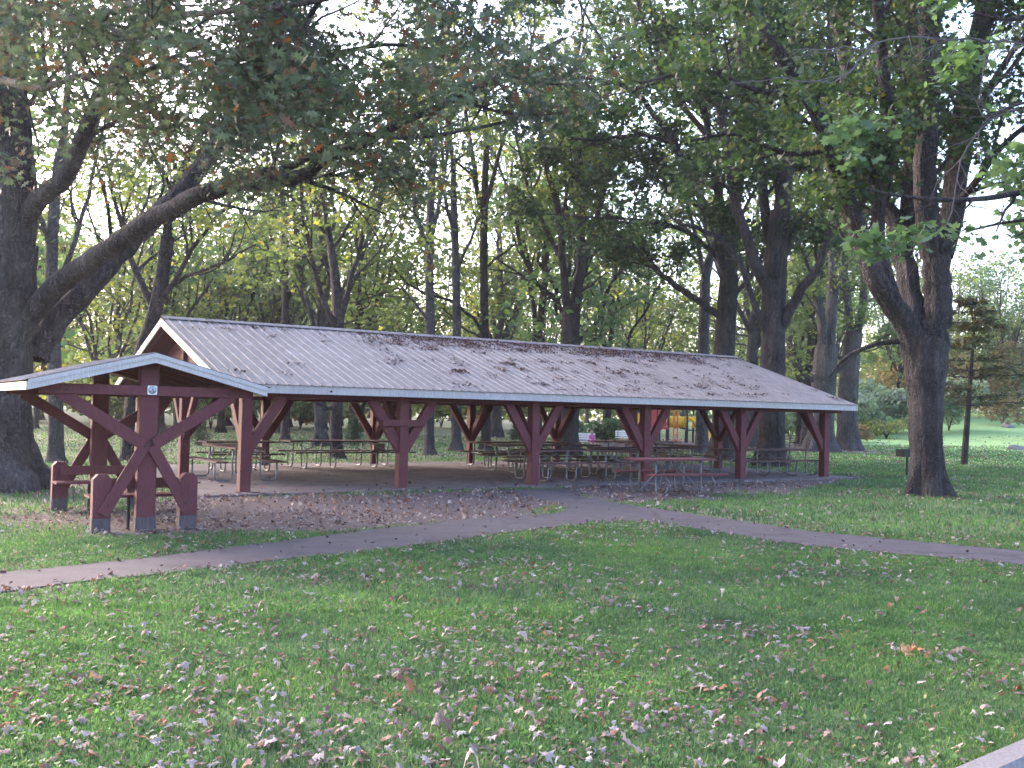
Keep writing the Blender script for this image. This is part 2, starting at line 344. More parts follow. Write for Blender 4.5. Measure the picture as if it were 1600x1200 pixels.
FANL = np.array([(0, -.55), (.10, -.34), (.30, -.30), (.20, -.14), (.40, .0), (.24, .10), (.30, .30), (.12, .28), (.04, .52), (-.12, .30), (-.30, .26), (-.22, .08), (-.42, -.04), (-.20, -.14), (-.26, -.32), (-.09, -.34)])
def cupped(pos, size, rng, curl=2.0):
    n = len(pos); T0 = np.vstack([FANL, FANL * .5, [[0, 0]]]); K = len(FANL); k = 2 * K + 1
    X_ = T0[None, :, 0] * (1 + .22 * rng.randn(n, k)) * (.55 + .55 * rng.rand(n, 1)); Y_ = T0[None, :, 1] * (1 + .16 * rng.randn(n, k))
    pc = rng.rand(n) * PI; q1 = X_ * np.cos(pc)[:, None] + Y_ * np.sin(pc)[:, None]; c1 = np.clip(rng.randn(n) * .7 - .65, -1.9, 1.2)[:, None] * curl * .5
    q2 = -X_ * np.sin(pc)[:, None] + Y_ * np.cos(pc)[:, None]; c2 = (rng.randn(n) * .35)[:, None]
    Zl = c1 * q1 ** 2 * 1.6 + c2 * q2 ** 2 + .05 * rng.randn(n, k); sh = 1 / (1 + .35 * np.abs(c1) * np.abs(q1)); X_ = X_ * sh; Y_ = Y_ * sh
    tx, ty, az = rng.randn(n) * .28, rng.randn(n) * .28, rng.rand(n) * 2 * PI
    Zl = Zl + tx[:, None] * X_ + ty[:, None] * Y_; Zl -= Zl.min(1)[:, None] * .8
    s_ = (size * (.45 + 1.15 * rng.rand(n) ** 1.6))[:, None]; ca, sa = np.cos(az)[:, None], np.sin(az)[:, None]
    V = np.stack([pos[:, :1] + s_ * (X_ * ca - Y_ * sa), pos[:, 1:2] + s_ * (X_ * sa + Y_ * ca), pos[:, 2:] + s_ * Zl], -1)
    i = np.arange(K); j = (i + 1) % K; qd = np.stack([i, j, K + j, K + i], -1).ravel(); tr = np.stack([K + i, K + j, 0 * i + 2 * K], -1).ravel(); L0 = np.concatenate([qd, tr])
    return V.reshape(-1, 3), np.tile(np.r_[np.full(K, 4), np.full(K, 3)], n), (L0[None, :] + (np.arange(n) * k)[:, None]).ravel()

# ------------------------------------------------------------------ trees
class Tree:
    def __init__(s, seed): s.rng = RS(seed); s.V = []; s.L = []; s.n = 0; s.anch = []; s.dir = []
    def tube(s, pts, rad, flare=False):
        pts = np.asarray(pts, float); m = len(pts); r0 = max(rad); k = 54 if (flare and r0 > .25) else 36 if r0 > .25 else 14 if r0 > .15 else 8 if r0 > .05 else 5 if r0 > .02 else 3
        t = np.gradient(pts, axis=0); t /= np.linalg.norm(t, axis=1)[:, None] + 1e-9
        u = np.array((1., 0, 0)) if abs(t[0][0]) < .8 else np.array((0, 1., 0)); U = []
        for i in range(m): u = u - t[i] * (u @ t[i]); u /= np.linalg.norm(u) + 1e-9; U.append(u)
        U = np.array(U); Wv = np.cross(t, U); a = np.arange(k) * 2 * PI / k
        rr = np.asarray(rad)[:, None] * np.ones(k)
        if k >= 14:
            ph = s.rng.rand(6) * 6.28; z = pts[:, 2:3]
            rr = rr * (1 + .04 * np.sin(3 * a + ph[0] + z * .8) + .035 * np.sin(5 * a + ph[1] - z * .6) + .03 * np.sin(9 * a + ph[2] + z * .5) + .012 * s.rng.randn(m, k))
            if k > 30:
                cn = s.rng.randn(k); cn = cn * .7 + .3 * np.roll(cn, 1); dr_ = np.cumsum(s.rng.randn(m, k) * .35, 0); rr = rr * (1 + .016 * cn[None, :] + .010 * np.clip(dr_, -2, 2))
            if flare:
                h = np.clip(1 - (pts[:, 2:3] - pts[0, 2]) / (3.2 * r0), 0, 1) ** 2.2
                rr = rr * (1 + h * (.62 + .34 * np.sin(5 * a + ph[3]) + .12 * np.sin(8 * a + ph[4])))
        V = pts[:, None, :] + rr[:, :, None] * (np.cos(a)[None, :, None] * U[:, None, :] + np.sin(a)[None, :, None] * Wv[:, None, :])
        i = np.arange(m - 1)[:, None] * k; j = np.arange(k)[None, :]; j2 = (j + 1) % k
        s.V.append(V.reshape(-1, 3)); s.L.append(np.stack([i + j, i + j2, i + k + j2, i + k + j], -1).reshape(-1, 4) + s.n); s.n += m * k
    def sprout(s, pts, rad, lvl, prm):
        rng = s.rng; pts = np.asarray(pts); seg = np.linalg.norm(np.diff(pts, axis=0), axis=1); Ls = seg.sum(); cum = np.r_[0, np.cumsum(seg)] / max(Ls, 1e-6)
        n = max(1, int(Ls * prm['dens'][lvl] * (1 - prm['t0'][lvl]) + rng.rand()))
        for q in range(n):
            t = prm['t0'][lvl] + (1 - prm['t0'][lvl]) * ((q + rng.rand()) / n)
            i = min(np.searchsorted(cum, t, 'right') - 1, len(seg) - 1); u = (t - cum[i]) / max(cum[i + 1] - cum[i], 1e-6)
            p = pts[i] * (1 - u) + pts[i + 1] * u; r = rad[i] * (1 - u) + rad[i + 1] * u
            tg = (pts[i + 1] - pts[i]) / (seg[i] + 1e-9)
            o = rng.randn(3); o -= tg * (o @ tg); o /= np.linalg.norm(o) + 1e-9
            a = prm['ang'][lvl] * (.7 + .6 * rng.rand()); d = tg * math.cos(a) + o * math.sin(a); d[2] += prm['up'][lvl]
            if 'bias' in prm: d = d + np.array(prm['bias'])
            d /= np.linalg.norm(d)
            Lc = prm['len'][lvl] * (.55 + .7 * rng.rand()) * (1 - .45 * t)
            rc = min(r * .62, prm['rad'][lvl]) ; m = prm.get('m', (6, 5, 4))[lvl]
            st = Lc / (m - 1); pp = [p]
            for _ in range(m - 1):
                d = d + rng.randn(3) * prm['wan'] + np.array((0, 0, prm['trop'][lvl])); d /= np.linalg.norm(d); pp.append(pp[-1] + d * st)
            pp = np.array(pp); rr = np.linspace(rc, rc * .3, m)
            if rc > prm.get('rmin', .0): s.tube(pp, rr)
            if lvl == len(prm['dens']) - 1:
                s.anch.append(pp[1:]); 
            else: s.sprout(pp, rr, lvl + 1, prm)
            if lvl == len(prm['dens']) - 2: s.anch.append(pp[-1:])
    def finish(s, root, mbark, mleaf, per, sig, size, shape, clip=None, tilt=1.1, origin=None):
        V = np.vstack(s.V); Q = np.vstack(s.L); o = np.array(root.location) if origin is None else np.array(origin)
        mesh_np('trunk', V - o, np.full(len(Q), 4), Q.ravel(), mbark, root, smooth=True)
        if s.anch and per:
            A = np.vstack(s.anch); o3 = s.rng.rand(6) * 6.28
            nz = np.sin(1.5 * A[:, 0] + o3[0]) * np.sin(1.7 * A[:, 1] + o3[1]) + np.sin(2.3 * A[:, 2] + o3[2] + .9 * A[:, 0]) * np.sin(1.1 * A[:, 0] + 1.3 * A[:, 1] + o3[3]) + .35 * s.rng.randn(len(A))
            A = A[nz > -.65]; per = int(round(per * 1.35))
            if clip is not None: A = A[clip(A)]
            n = len(A) * per; Pp = np.repeat(A, per, 0) + s.rng.randn(n, 3) * np.array((sig, sig, sig * .7))
            v_, sz, lp = leaves(Pp - o, size, shape, s.rng, tilt)
            mesh_np('crown', v_, sz, lp, mleaf, root)
            return n
        return 0
PRM = dict(dens=(1.1, 1.9, 2.6), t0=(.25, .15, .1), ang=(.8, .8, .8), up=(.15, .05, 0.), len=(3.0, 1.4, .6), rad=(.07, .028, .010), trop=(.04, .02, 0.), wan=.13)
def limb(T, pp, w0, w1, Y, prm, per=4, flare=False, spr=True, ysh=None):
    """hand-laid limb: pixel path, widths in pixels; Y one depth or list"""
    Ys = Y if hasattr(Y, '__len__') else [Y] * len(pp)
    pts = catmull([P(a, b_, y) for (a, b_), y in zip(pp, Ys)], per)
    n = len(pts); ym = np.mean(Ys); rad = np.linspace(w0, w1, n) / 2 / F * ym
    pts[1:-1] += T.rng.randn(n - 2, 3) * (rad[1:-1, None] * (.03 if flare or rad[0] > .3 else .1))
    T.tube(pts, rad, flare)
    if spr: T.sprout(pts, rad, 0, prm)
    return pts, rad
def extend(T, pts, rad, Lx, prm, up=.5, side=None):
    """carry a limb on above the frame"""
    d = pts[-1] - pts[-2]; d /= np.linalg.norm(d); pp = [pts[-1]]; n = 6
    for _ in range(n): d = d + T.rng.randn(3) * .12 + np.array((0, 0, up * .1)); d /= np.linalg.norm(d); pp.append(pp[-1] + d * Lx / n)
    r = np.linspace(rad[-1], rad[-1] * .3, n + 1); T.tube(pp, r); T.sprout(pp, r, 0, prm)
NL = {}
# --- near oak, left edge
oakb = G(14, 765)
T = Tree(11); po = dict(PRM); po.update(dens=(1.3, 2.3, 3.2), t0=(.22, .1, .1), len=(2.6, 1.25, .55), rad=(.05, .022, .009), trop=(.03, 0, -.02))
Yo = oakb[1]
def oaktrunk(pp, w0, w1, Y, up=0, spr=True, prm=po, flare=False):
    a, r = limb(T, pp, w0, w1, Y, prm, flare=flare, spr=spr)
    if up: extend(T, a, r, up, prm)
limb(T, [(2, 775), (-6, 715), (-6, 650), (-2, 560), (4, 480), (12, 380)], 98, 88, Yo, po, per=5, flare=True, spr=False)
oaktrunk([(14, 400), (22, 300), (14, 180), (6, 60), (-10, -60)], 74, 46, Yo, 3)
po2 = dict(po); po2['t0'] = (.5, .1, .1)
oaktrunk([(20, 540), (55, 482), (115, 428), (190, 374), (262, 330), (315, 303), (372, 289), (430, 284), (476, 272), (512, 244), (560, 228), (612, 198), (700, 160), (800, 105), (880, 60)], 42, 5, [Yo, Yo - .1, Yo - .5, Yo - 1, Yo - 1.6, Yo - 2, Yo - 2.3, Yo - 2.5, Yo - 2.6, Yo - 2.7, Yo - 3, Yo - 3.2, Yo - 3.4, Yo - 3.6, Yo - 3.8], prm=po2)
oaktrunk([(472, 272), (520, 274), (580, 262), (622, 272)], 7, 3, Yo - 2.7)
oaktrunk([(400, 272), (450, 262), (500, 232), (506, 205), (480, 150), (470, 60), (520, -30)], 16, 7, [Yo - 2.4, Yo - 2.5, Yo - 2.9, Yo - 3.4, Yo - 4.2, Yo - 5, Yo - 6])
oaktrunk([(500, 238), (540, 210), (640, 215), (720, 205), (790, 190)], 12, 4, [Yo - 2.7, Yo - 3.2, Yo - 3.5, Yo - 3.4, Yo - 3.2])
oaktrunk([(52, 560), (88, 500), (150, 430), (210, 372), (272, 312), (318, 258), (352, 205), (385, 165), (400, 90), (420, 0)], 42, 15, [Yo + .6, Yo + .8, Yo + 1, Yo + 1.4, Yo + 1.6, Yo + 1.6, Yo + 1.5, Yo + 1.4, Yo + 1, Yo + .8], 2)
oaktrunk([(30, 348), (62, 312), (102, 275), (130, 215), (142, 180), (180, 110), (240, 30), (280, -30)], 34, 15, [Yo, Yo - .3, Yo - .6, Yo - 1, Yo - 1.3, Yo - 2, Yo - 3, Yo - 3.6], 2)
oaktrunk([(20, 210), (-10, 128), (60, 138), (130, 118), (200, 122), (260, 95), (330, 60)], 16, 5, [Yo, Yo - 1.5, Yo - 3.5, Yo - 4.5, Yo - 5.5, Yo - 6.5, Yo - 7.5])
oaktrunk([(142, 180), (200, 160), (260, 180), (330, 195), (390, 215)], 11, 4, [Yo - 1.3, Yo - 2.5, Yo - 3.5, Yo - 4, Yo - 4.3])
oaktrunk([(240, 30), (330, 20), (450, 10), (600, -20), (720, -10)], 12, 5, [Yo - 3, Yo - 5, Yo - 6.5, Yo - 8, Yo - 9])
oaktrunk([(280, 60), (360, 90), (480, 90), (600, 70), (700, 80)], 11, 4, [Yo - 3, Yo - 4, Yo - 5, Yo - 5.5, Yo - 6])
oaktrunk([(60, 40), (120, 20), (200, 60), (300, 110), (380, 140)], 11, 4, [Yo - 2, Yo - 4, Yo - 6, Yo - 7, Yo - 7.5])
t = empty('oak_tree', (oakb[0], oakb[1], 0)); tag(t, 'huge oak at the left edge, one thick limb arching over the small bench shelter', 'oak tree')
NL['oak'] = T.finish(t, M_BARKO, M_LOAK, 15, .24, .135, OAKL, clip=lambda A: (A[:, 2] < 14) & (((A[:, 2] - 1.7) / A[:, 1] > .222 + .02 * T.rng.randn(len(A))) | (T.rng.rand(len(A)) < .05)))

# --- big maple by the grill, right
mp_ = dict(PRM); mp_.update(dens=(1.25, 2.1, 2.8), t0=(.2, .12, .1), len=(3.0, 1.35, .6), rad=(.06, .026, .010), trop=(.05, .01, -.01))
mb_ = G(1451, 775); Yb = mb_[1]
T = Tree(23)
def lb(pp, w0, w1, Y=0, up=0, prm=mp_, spr=True, flare=False, tree=None, base=None):
    Y0 = base if base is not None else Yb
    Ys = [Y0 + y for y in Y] if hasattr(Y, '__len__') else [Y0 + Y] * len(pp)
    a, r = limb(T, pp, w0, w1, Ys, prm, spr=spr, flare=flare)
    if up: extend(T, a, r, up, prm)
lb([(1450, 782), (1448, 715), (1447, 650), (1445, 600), (1446, 556), (1448, 535)], 46, 56, spr=False, flare=True)
lb([(1452, 600), (1458, 550), (1462, 500), (1464, 450), (1462, 400), (1460, 370)], 40, 42, spr=False)
lb([(1458, 400), (1450, 330), (1446, 260), (1452, 150), (1452, 40), (1455, -40)], 36, 28, [0, -.2, -.4, -.6, -.8, -1], 3)
lb([(1470, 400), (1488, 320), (1500, 225), (1518, 120), (1535, 30), (1545, -40)], 36, 30, [0, .2, .3, .4, .4, .4], 3)
lb([(1440, 590), (1430, 545), (1416, 505), (1390, 468), (1366, 430), (1345, 370), (1318, 300), (1296, 235), (1262, 150), (1200, 55), (1160, -20)], 44, 14, [0, 0, -.1, -.3, -.5, -.6, -.8, -1, -1.3, -1.8, -2], 2)
lb([(1435, 530), (1424, 460), (1410, 395), (1388, 330), (1360, 270), (1340, 190), (1322, 90), (1300, 0)], 34, 22, [0, .4, .8, 1.1, 1.4, 1.7, 2, 2.2], 3)
lb([(1412, 400), (1420, 300), (1424, 180), (1420, 80), (1424, -30)], 26, 20, [.8, 1.2, 1.6, 2, 2.4], 3)
lb([(1396, 470), (1376, 400), (1372, 320), (1392, 220), (1380, 110), (1372, 0)], 24, 17, [-.3, -.2, -.3, -.6, -1, -1.4], 2)
lb([(1484, 330), (1520, 290), (1560, 235), (1610, 190)], 14, 7, [.2, -.4, -1, -1.6], 2)
lb([(1420, 530), (1395, 534), (1360, 540), (1320, 560), (1295, 590)], 11, 4, [0, .1, .2, .3, .3], spr=False)
lb([(1262, 150), (1180, 140), (1100, 110), (1000, 130)], 10, 4, [-1.3, -2, -3, -4])
lb([(1296, 235), (1230, 240), (1150, 210), (1080, 220)], 10, 4, [-1, -1, -1.4, -2])
lb([(1500, 225), (1550, 130), (1600, 60), (1680, 0)], 14, 6, [.3, -.5, -1.2, -2], 2)
t = empty('maple_tree', (mb_[0], mb_[1], 0)); tag(t, 'stout dark maple beside the pedestal grill, forking low into many upright limbs', 'maple tree')
NL['maple'] = T.finish(t, M_BARK, M_LDARK, 15, .24, .14, MAPL, clip=lambda A: (A[:, 2] < 15) & ((A[:, 2] > 6.6) | (A[:, 1] > Yb + 1.2) | (T.rng.rand(len(A)) < .05)))

def midtree(name, label, basepx, Y, seed, limbs, mbark, mleaf, per=5, sig=.26, size=.2, prm=None, shape=MAPS, cat='maple tree', group=None, zmax=22, ups=3):
    global T
    T = Tree(seed); g = G(*basepx) if Y is None else None
    if Y is None: Y = g[1]
    p = P(basepx[0], basepx[1], Y); z0 = float(gz(p[0], Y))
    bp = P(basepx[0], basepx[1], Y); bp[2] = z0
    pr = dict(PRM); pr.update(prm or {})
    for i, l in enumerate(limbs):
        pp, w0, w1 = l[0], l[1], l[2]; dy = l[3] if len(l) > 3 else 0; up = l[4] if len(l) > 4 else 0
        Ys = [Y + y for y in dy] if hasattr(dy, '__len__') else [Y + dy * (k / max(1, len(pp) - 1)) for k in range(len(pp))]
        pts = [P(a, b_, y) for (a, b_), y in zip(pp, Ys)]
        if i == 0: pts[0] = bp - np.array((0, 0, .15))
        pts = catmull(pts, 5 if i == 0 else 3); rad = np.linspace(w0, w1, len(pts)) / 2 / F * Y
        if i: pts[1:-1] += T.rng.randn(len(pts) - 2, 3) * .03
        T.tube(pts, rad, i == 0)
        if i or len(l) > 5: T.sprout(pts, rad, 0, pr)
        if up: extend(T, pts, rad, up, pr)
    t = empty(name, tuple(bp)); tag(t, label, cat, group)
    NL[name + str(seed)] = T.finish(t, mbark, mleaf, per, sig, size, shape, clip=lambda A: (A[:, 2] < zmax) & (A[:, 2] > 2.6))
    return t
mid = dict(dens=(1.0, 1.6, 2.2), len=(3.6, 1.7, .75), rad=(.07, .03, .012), rmin=.0)
midtree('maple_tree', 'tall dark maple just behind the right half of the long shelter roof, many upright limbs', (1204, 735), 35.2, 31, [
    ([(1204, 735), (1206, 640), (1208, 560), (1209, 480), (1212, 400), (1220, 330)], 40, 32),
    ([(1218, 350), (1228, 260), (1236, 170), (1244, 70), (1246, -30)], 26, 14, 0, 3),
    ([(1210, 470), (1180, 410), (1158, 350), (1140, 260), (1124, 150), (1110, 40)], 20, 9, -2, 3),
    ([(1212, 420), (1196, 330), (1186, 230), (1160, 120), (1150, 10)], 18, 9, 2, 3),
    ([(1216, 520), (1244, 465), (1274, 425), (1300, 360), (1340, 280)], 18, 8, -2, 3),
    ([(1220, 400), (1250, 340), (1280, 270), (1300, 180), (1310, 60)], 18, 9, 1, 3),
    ([(1206, 540), (1180, 480), (1150, 400), (1100, 360), (1060, 350)], 12, 5, -1),
    ([(1222, 330), (1210, 230), (1196, 100), (1190, 0)], 15, 8, -1.5, 3),
    ([(1140, 260), (1080, 180), (1030, 110), (1000, 20)], 10, 5, -2.5, 2),
    ], M_BARK, M_LDARK, prm=mid, per=18, size=.18)
midtree('maple_tree', 'dark maple behind the shelter with one long bare limb reaching out left above the roof', (1129, 712), 40, 32, [
    ([(1129, 712), (1130, 620), (1132, 545), (1136, 480), (1140, 430)], 34, 28),
    ([(1134, 500), (1108, 480), (1070, 455), (1035, 430), (1012, 400), (1002, 365)], 13, 5, -1.5),
    ([(1140, 440), (1120, 370), (1085, 290), (1050, 220), (1010, 160), (960, 90)], 16, 6, -2.5, 3),
    ([(1142, 440), (1148, 340), (1160, 240), (1166, 120), (1170, 10)], 20, 9, 1, 3),
    ([(1140, 430), (1128, 330), (1110, 220), (1090, 110), (1080, 0)], 15, 7, 2, 3),
    ([(1142, 470), (1175, 430), (1190, 400), (1230, 350)], 9, 4, 0),
    ([(1120, 400), (1070, 360), (1010, 345), (950, 340), (880, 335)], 9, 3, -2),
    ([(1050, 220), (980, 210), (920, 220), (860, 200)], 8, 3, -1),
    ([(1010, 160), (960, 130), (880, 120), (820, 130)], 8, 3, -3.5),
    ], M_BARK, M_LDARK, prm=mid, per=18, size=.185)
midtree('maple_tree', 'vase-shaped maple behind the middle of the roof, splitting in two just above the ridge', (888, 706), 43, 33, [
    ([(888, 706), (889, 620), (891, 540), (893, 480)], 26, 28),
    ([(888, 490), (880, 420), (876, 360), (862, 290), (846, 210), (830, 120)], 14, 6, -2, 3),
    ([(896, 490), (905, 420), (908, 360), (903, 270), (895, 180), (900, 90)], 17, 8, 0, 3),
    ([(904, 430), (924, 370), (940, 310), (962, 230), (985, 150)], 11, 5, 1.5, 3),
    ([(880, 410), (850, 350), (826, 290), (810, 230)], 8, 4, -1, 2),
    ([(906, 400), (915, 320), (922, 240), (940, 140)], 9, 5, 3, 3),
    ([(900, 460), (925, 445), (950, 425)], 5, 2, 0),
    ], M_BARK, M_LMID, prm=mid, per=6, size=0.178)
midtree('maple_tree', 'maple behind the shelter forking in a narrow V beside the vase-shaped one', (838, 704), 50, 34, [
    ([(838, 704), (839, 600), (840, 520)], 17, 16),
    ([(838, 525), (830, 450), (822, 390), (808, 340), (800, 280)], 8, 4, -1, 3),
    ([(842, 525), (850, 440), (856, 370), (862, 300), (868, 220)], 12, 6, 1, 3),
    ([(830, 440), (800, 420), (770, 400)], 5, 2, -1),
    ([(850, 470), (880, 450), (900, 430)], 5, 2, 0)], M_BARK, M_LYEL, prm=mid, per=6, size=0.204)
midtree('maple_tree', 'slim straight maple seen past the ridge, a bare limb running down-left to it', (759, 704), 44.5, 35, [
    ([(759, 704), (758, 600), (757, 500), (756, 400), (757, 300), (760, 220)], 16, 10, 0, 4),
    ([(754, 520), (730, 490), (690, 465), (650, 452), (615, 420)], 6, 3, -1),
    ([(753, 530), (720, 510), (690, 480)], 4, 2, -2),
    ([(757, 340), (740, 260), (730, 180), (720, 100)], 9, 5, -2, 3),
    ([(758, 320), (780, 240), (800, 150)], 9, 4, 1, 3),
    ([(757, 420), (780, 400), (810, 380)], 5, 2, 1)], M_BARK, M_LMID, prm=mid, per=6, size=0.187)
midtree('maple_tree', 'grey trunked maple between second and third front posts, nearest of three', (672, 711), None, 36, [
    ([(672, 711), (670, 620), (672, 520), (671, 430), (673, 330), (676, 250)], 17, 11, 0, 4),
    ([(671, 505), (655, 480), (632, 455), (618, 450)], 5, 3, -1),
    ([(672, 400), (650, 330), (640, 250), (630, 170)], 9, 4, -1.5, 3),
    ([(672, 380), (690, 300), (700, 220)], 8, 4, 1.5, 3)], M_BARKG, M_LMID, prm=mid, per=6, size=0.187)
midtree('maple_tree', 'grey trunked maple right of centre of the trio seen between second and third front posts', (713, 705), None, 37, [
    ([(713, 705), (712, 600), (714, 500), (712, 400), (708, 300)], 17, 10, 0, 4),
    ([(712, 430), (728, 390), (745, 350), (760, 320)], 6, 3, 1, 2),
    ([(710, 380), (695, 300), (690, 220)], 7, 4, -1, 3)], M_BARKG, M_LYEL, prm=mid, per=6, size=0.196)
midtree('maple_tree', 'dark maple with a low drooping yellow-leaved limb, between the first two front posts', (527, 716), None, 38, [
    ([(527, 716), (525, 660), (528, 610), (530, 560), (528, 480)], 21, 18, 0, 4),
    ([(522, 640), (505, 636), (488, 626), (474, 622), (462, 625)], 7, 3, -1.5),
    ([(528, 520), (500, 450), (480, 370), (470, 280)], 10, 5, -2, 3),
    ([(529, 510), (550, 430), (570, 350), (590, 270)], 10, 5, 1, 3)], M_BARK, M_LYEL, prm=mid, per=6, size=0.170)
midtree('maple_tree', 'dark leaning maple rising behind the small bench shelter roof, limbs reaching right', (200, 720), None, 39, [
    ([(200, 720), (205, 640), (218, 560), (238, 500), (252, 440), (262, 370)], 22, 20),
    ([(262, 385), (268, 310), (290, 250), (320, 200), (350, 130)], 15, 7, 0, 3),
    ([(246, 470), (275, 440), (298, 390), (330, 350), (358, 320)], 9, 4, -1, 2),
    ([(262, 450), (310, 425), (360, 405), (400, 382)], 7, 3, -.5),
    ([(240, 480), (210, 420), (190, 350), (170, 270)], 12, 5, 1.5, 3)], M_BARK, M_LYEL, prm=mid, per=6, size=0.145)
midtree('maple_tree', 'grey trunk standing left of the bench shelter, right beside the huge oak', (88, 723), None, 40, [
    ([(88, 723), (87, 640), (84, 540), (80, 450), (84, 340), (92, 250)], 24, 15, 0, 4),
    ([(82, 450), (110, 400), (130, 330), (150, 250)], 10, 5, 1, 3),
    ([(82, 400), (60, 330), (50, 250)], 9, 5, -1, 3)], M_BARKG, M_LYEL, prm=mid, per=6, size=0.145)
midtree('silver_maple_tree', 'broad pale trunk right of the long roof, left of a pair with shaggy grey bark', (1282, 706), 52, 41, [
    ([(1282, 706), (1284, 640), (1288, 590), (1292, 540)], 38, 34),
    ([(1290, 560), (1280, 480), (1262, 420), (1240, 360)], 16, 7, -1, 3),
    ([(1294, 560), (1300, 470), (1302, 390), (1310, 300)], 20, 10, 1, 4),
    ([(1298, 590), (1330, 560), (1375, 530), (1395, 520)], 7, 3, -1.5),
    ([(1288, 610), (1262, 590), (1245, 560)], 7, 3, 0)], M_BARKG, M_LMID, prm=mid, per=6, size=0.204, cat='tree')
midtree('silver_maple_tree', 'broad pale trunk with shaggy grey bark, right one of the pair past the roof end', (1325, 700), 55, 42, [
    ([(1325, 700), (1324, 640), (1328, 580), (1334, 520)], 30, 26),
    ([(1332, 540), (1322, 450), (1318, 380)], 14, 8, 0, 4),
    ([(1336, 540), (1350, 450), (1352, 370)], 14, 8, 1, 4),
    ([(1330, 580), (1300, 540), (1285, 480)], 8, 4, 0, 3)], M_BARKG, M_LMID, prm=mid, per=6, size=0.204, cat='tree')
midtree('maple_tree', 'grey trunk seen just right of the yellow playground tunnel', (1096, 700), 46, 43, [
    ([(1096, 700), (1097, 620), (1100, 520), (1102, 440)], 20, 16, 0, 4),
    ([(1102, 460), (1090, 380), (1070, 300)], 8, 5, -1, 3),
    ([(1102, 450), (1120, 370), (1130, 280)], 8, 5, 1, 3)], M_BARKG, M_LMID, prm=mid, per=6, size=0.204)
midtree('maple_tree', 'thin dark trunked tree behind the left end of the ridge, pale green crown', (445, 697), 47, 44, [
    ([(446, 697), (447, 600), (446, 500), (445, 400), (442, 310)], 14, 8, 0, 4),
    ([(446, 480), (470, 420), (480, 350), (476, 280)], 6, 3, 1, 3),
    ([(446, 440), (425, 380), (420, 300)], 6, 3, -1, 3)], M_BARK, M_LMID, prm=mid, per=6, size=0.187)

# --- tree off the right edge: only its limbs reach into view
T = Tree(51); pr = dict(PRM); pr.update(dens=(1.6, 3.0, 3.5), len=(1.3, .7, .35), rad=(.03, .014, .007), t0=(.25, .1, .1))
bx, by = 9.2, 12.6
T.tube(np.array([(bx, by, -.1), (bx, by, 1.2), (bx + .1, by, 3), (bx, by + .1, 5), (bx - .1, by, 8), (bx, by, 12)]), [.42, .38, .34, .3, .22, .1], True)
def offl(pp, w0, w1, Ys, spr=True):
    pts = [P(a, b_, y) for (a, b_), y in zip(pp, Ys)]; pts = [np.array((bx, by, pts[0][2] - .5))] + pts; pts = catmull(pts, 3)
    rad = np.linspace(w0, w1, len(pts)) / 2 / F * np.mean(Ys); T.tube(pts, rad)
    if spr: T.sprout(pts, rad, 0, pr)
offl([(1700, 290), (1600, 300), (1540, 310), (1470, 312), (1400, 305), (1350, 295)], 14, 3, [12.5, 12, 11.7, 11.5, 11.4, 11.2])
offl([(1700, 370), (1620, 345), (1560, 350), (1510, 362)], 8, 3, [12.6, 12.2, 12, 11.8])
offl([(1740, -40), (1640, 10), (1580, 30), (1520, 20)], 14, 5, [12, 11, 10.5, 10.5])
offl([(1700, 190), (1620, 160), (1560, 175), (1530, 200)], 8, 3, [12, 11.5, 11.3, 11])
an = T.anch; t = empty('maple_tree', (bx, by, 0)); tag(t, 'tree at the right edge whose near blue-green leafy bough hangs before the stout maple', 'maple tree')
NL['off'] = T.finish(t, M_BARK, M_LBLUE, 9, .12, .125, MAPL, tilt=.7)
# bare dead bough belongs to the same tree
T = Tree(52); pd = dict(dens=(5.5, 6.0), t0=(.3, .2), ang=(.7, .7), up=(0, 0), len=(.9, .4), rad=(.014, .007), trop=(0, 0), wan=.2, m=(6, 4))
def dead(pp, w0, w1, Ys):
    pts = [P(a, b_, y) for (a, b_), y in zip(pp, Ys)]
    if pp[0][0] > 1650: pts = [np.array((bx, by, pts[0][2]))] + pts
    pts = catmull(pts, 3); pts[1:-1] += T.rng.randn(len(pts) - 2, 3) * .02; rad = np.linspace(w0, w1, len(pts)) / 2 / F * np.mean(Ys); T.tube(pts, rad); T.sprout(pts, rad, 0, pd)
dead([(1720, 70), (1600, 70), (1520, 62), (1440, 58), (1370, 68), (1300, 76), (1240, 78)], 5.5, 1.5, [12, 11.2, 10.8, 10.4, 10.2, 10, 10])
dead([(1370, 68), (1330, 105), (1300, 130), (1220, 128), (1140, 130)], 4, 1.2, [10.2, 10, 9.9, 9.8, 9.8])
dead([(1720, 150), (1600, 168), (1540, 190), (1500, 250), (1485, 330), (1430, 400)], 5, 1.5, [12, 11.6, 11.3, 11.2, 11.2, 11.2])
V = np.vstack(T.V); Q = np.vstack(T.L); mesh_np('dead_bough', V - np.array((bx, by, 0)), np.full(len(Q), 4), Q.ravel(), M_DEAD, t, smooth=True)['label'] = 'bare grey dead bough'

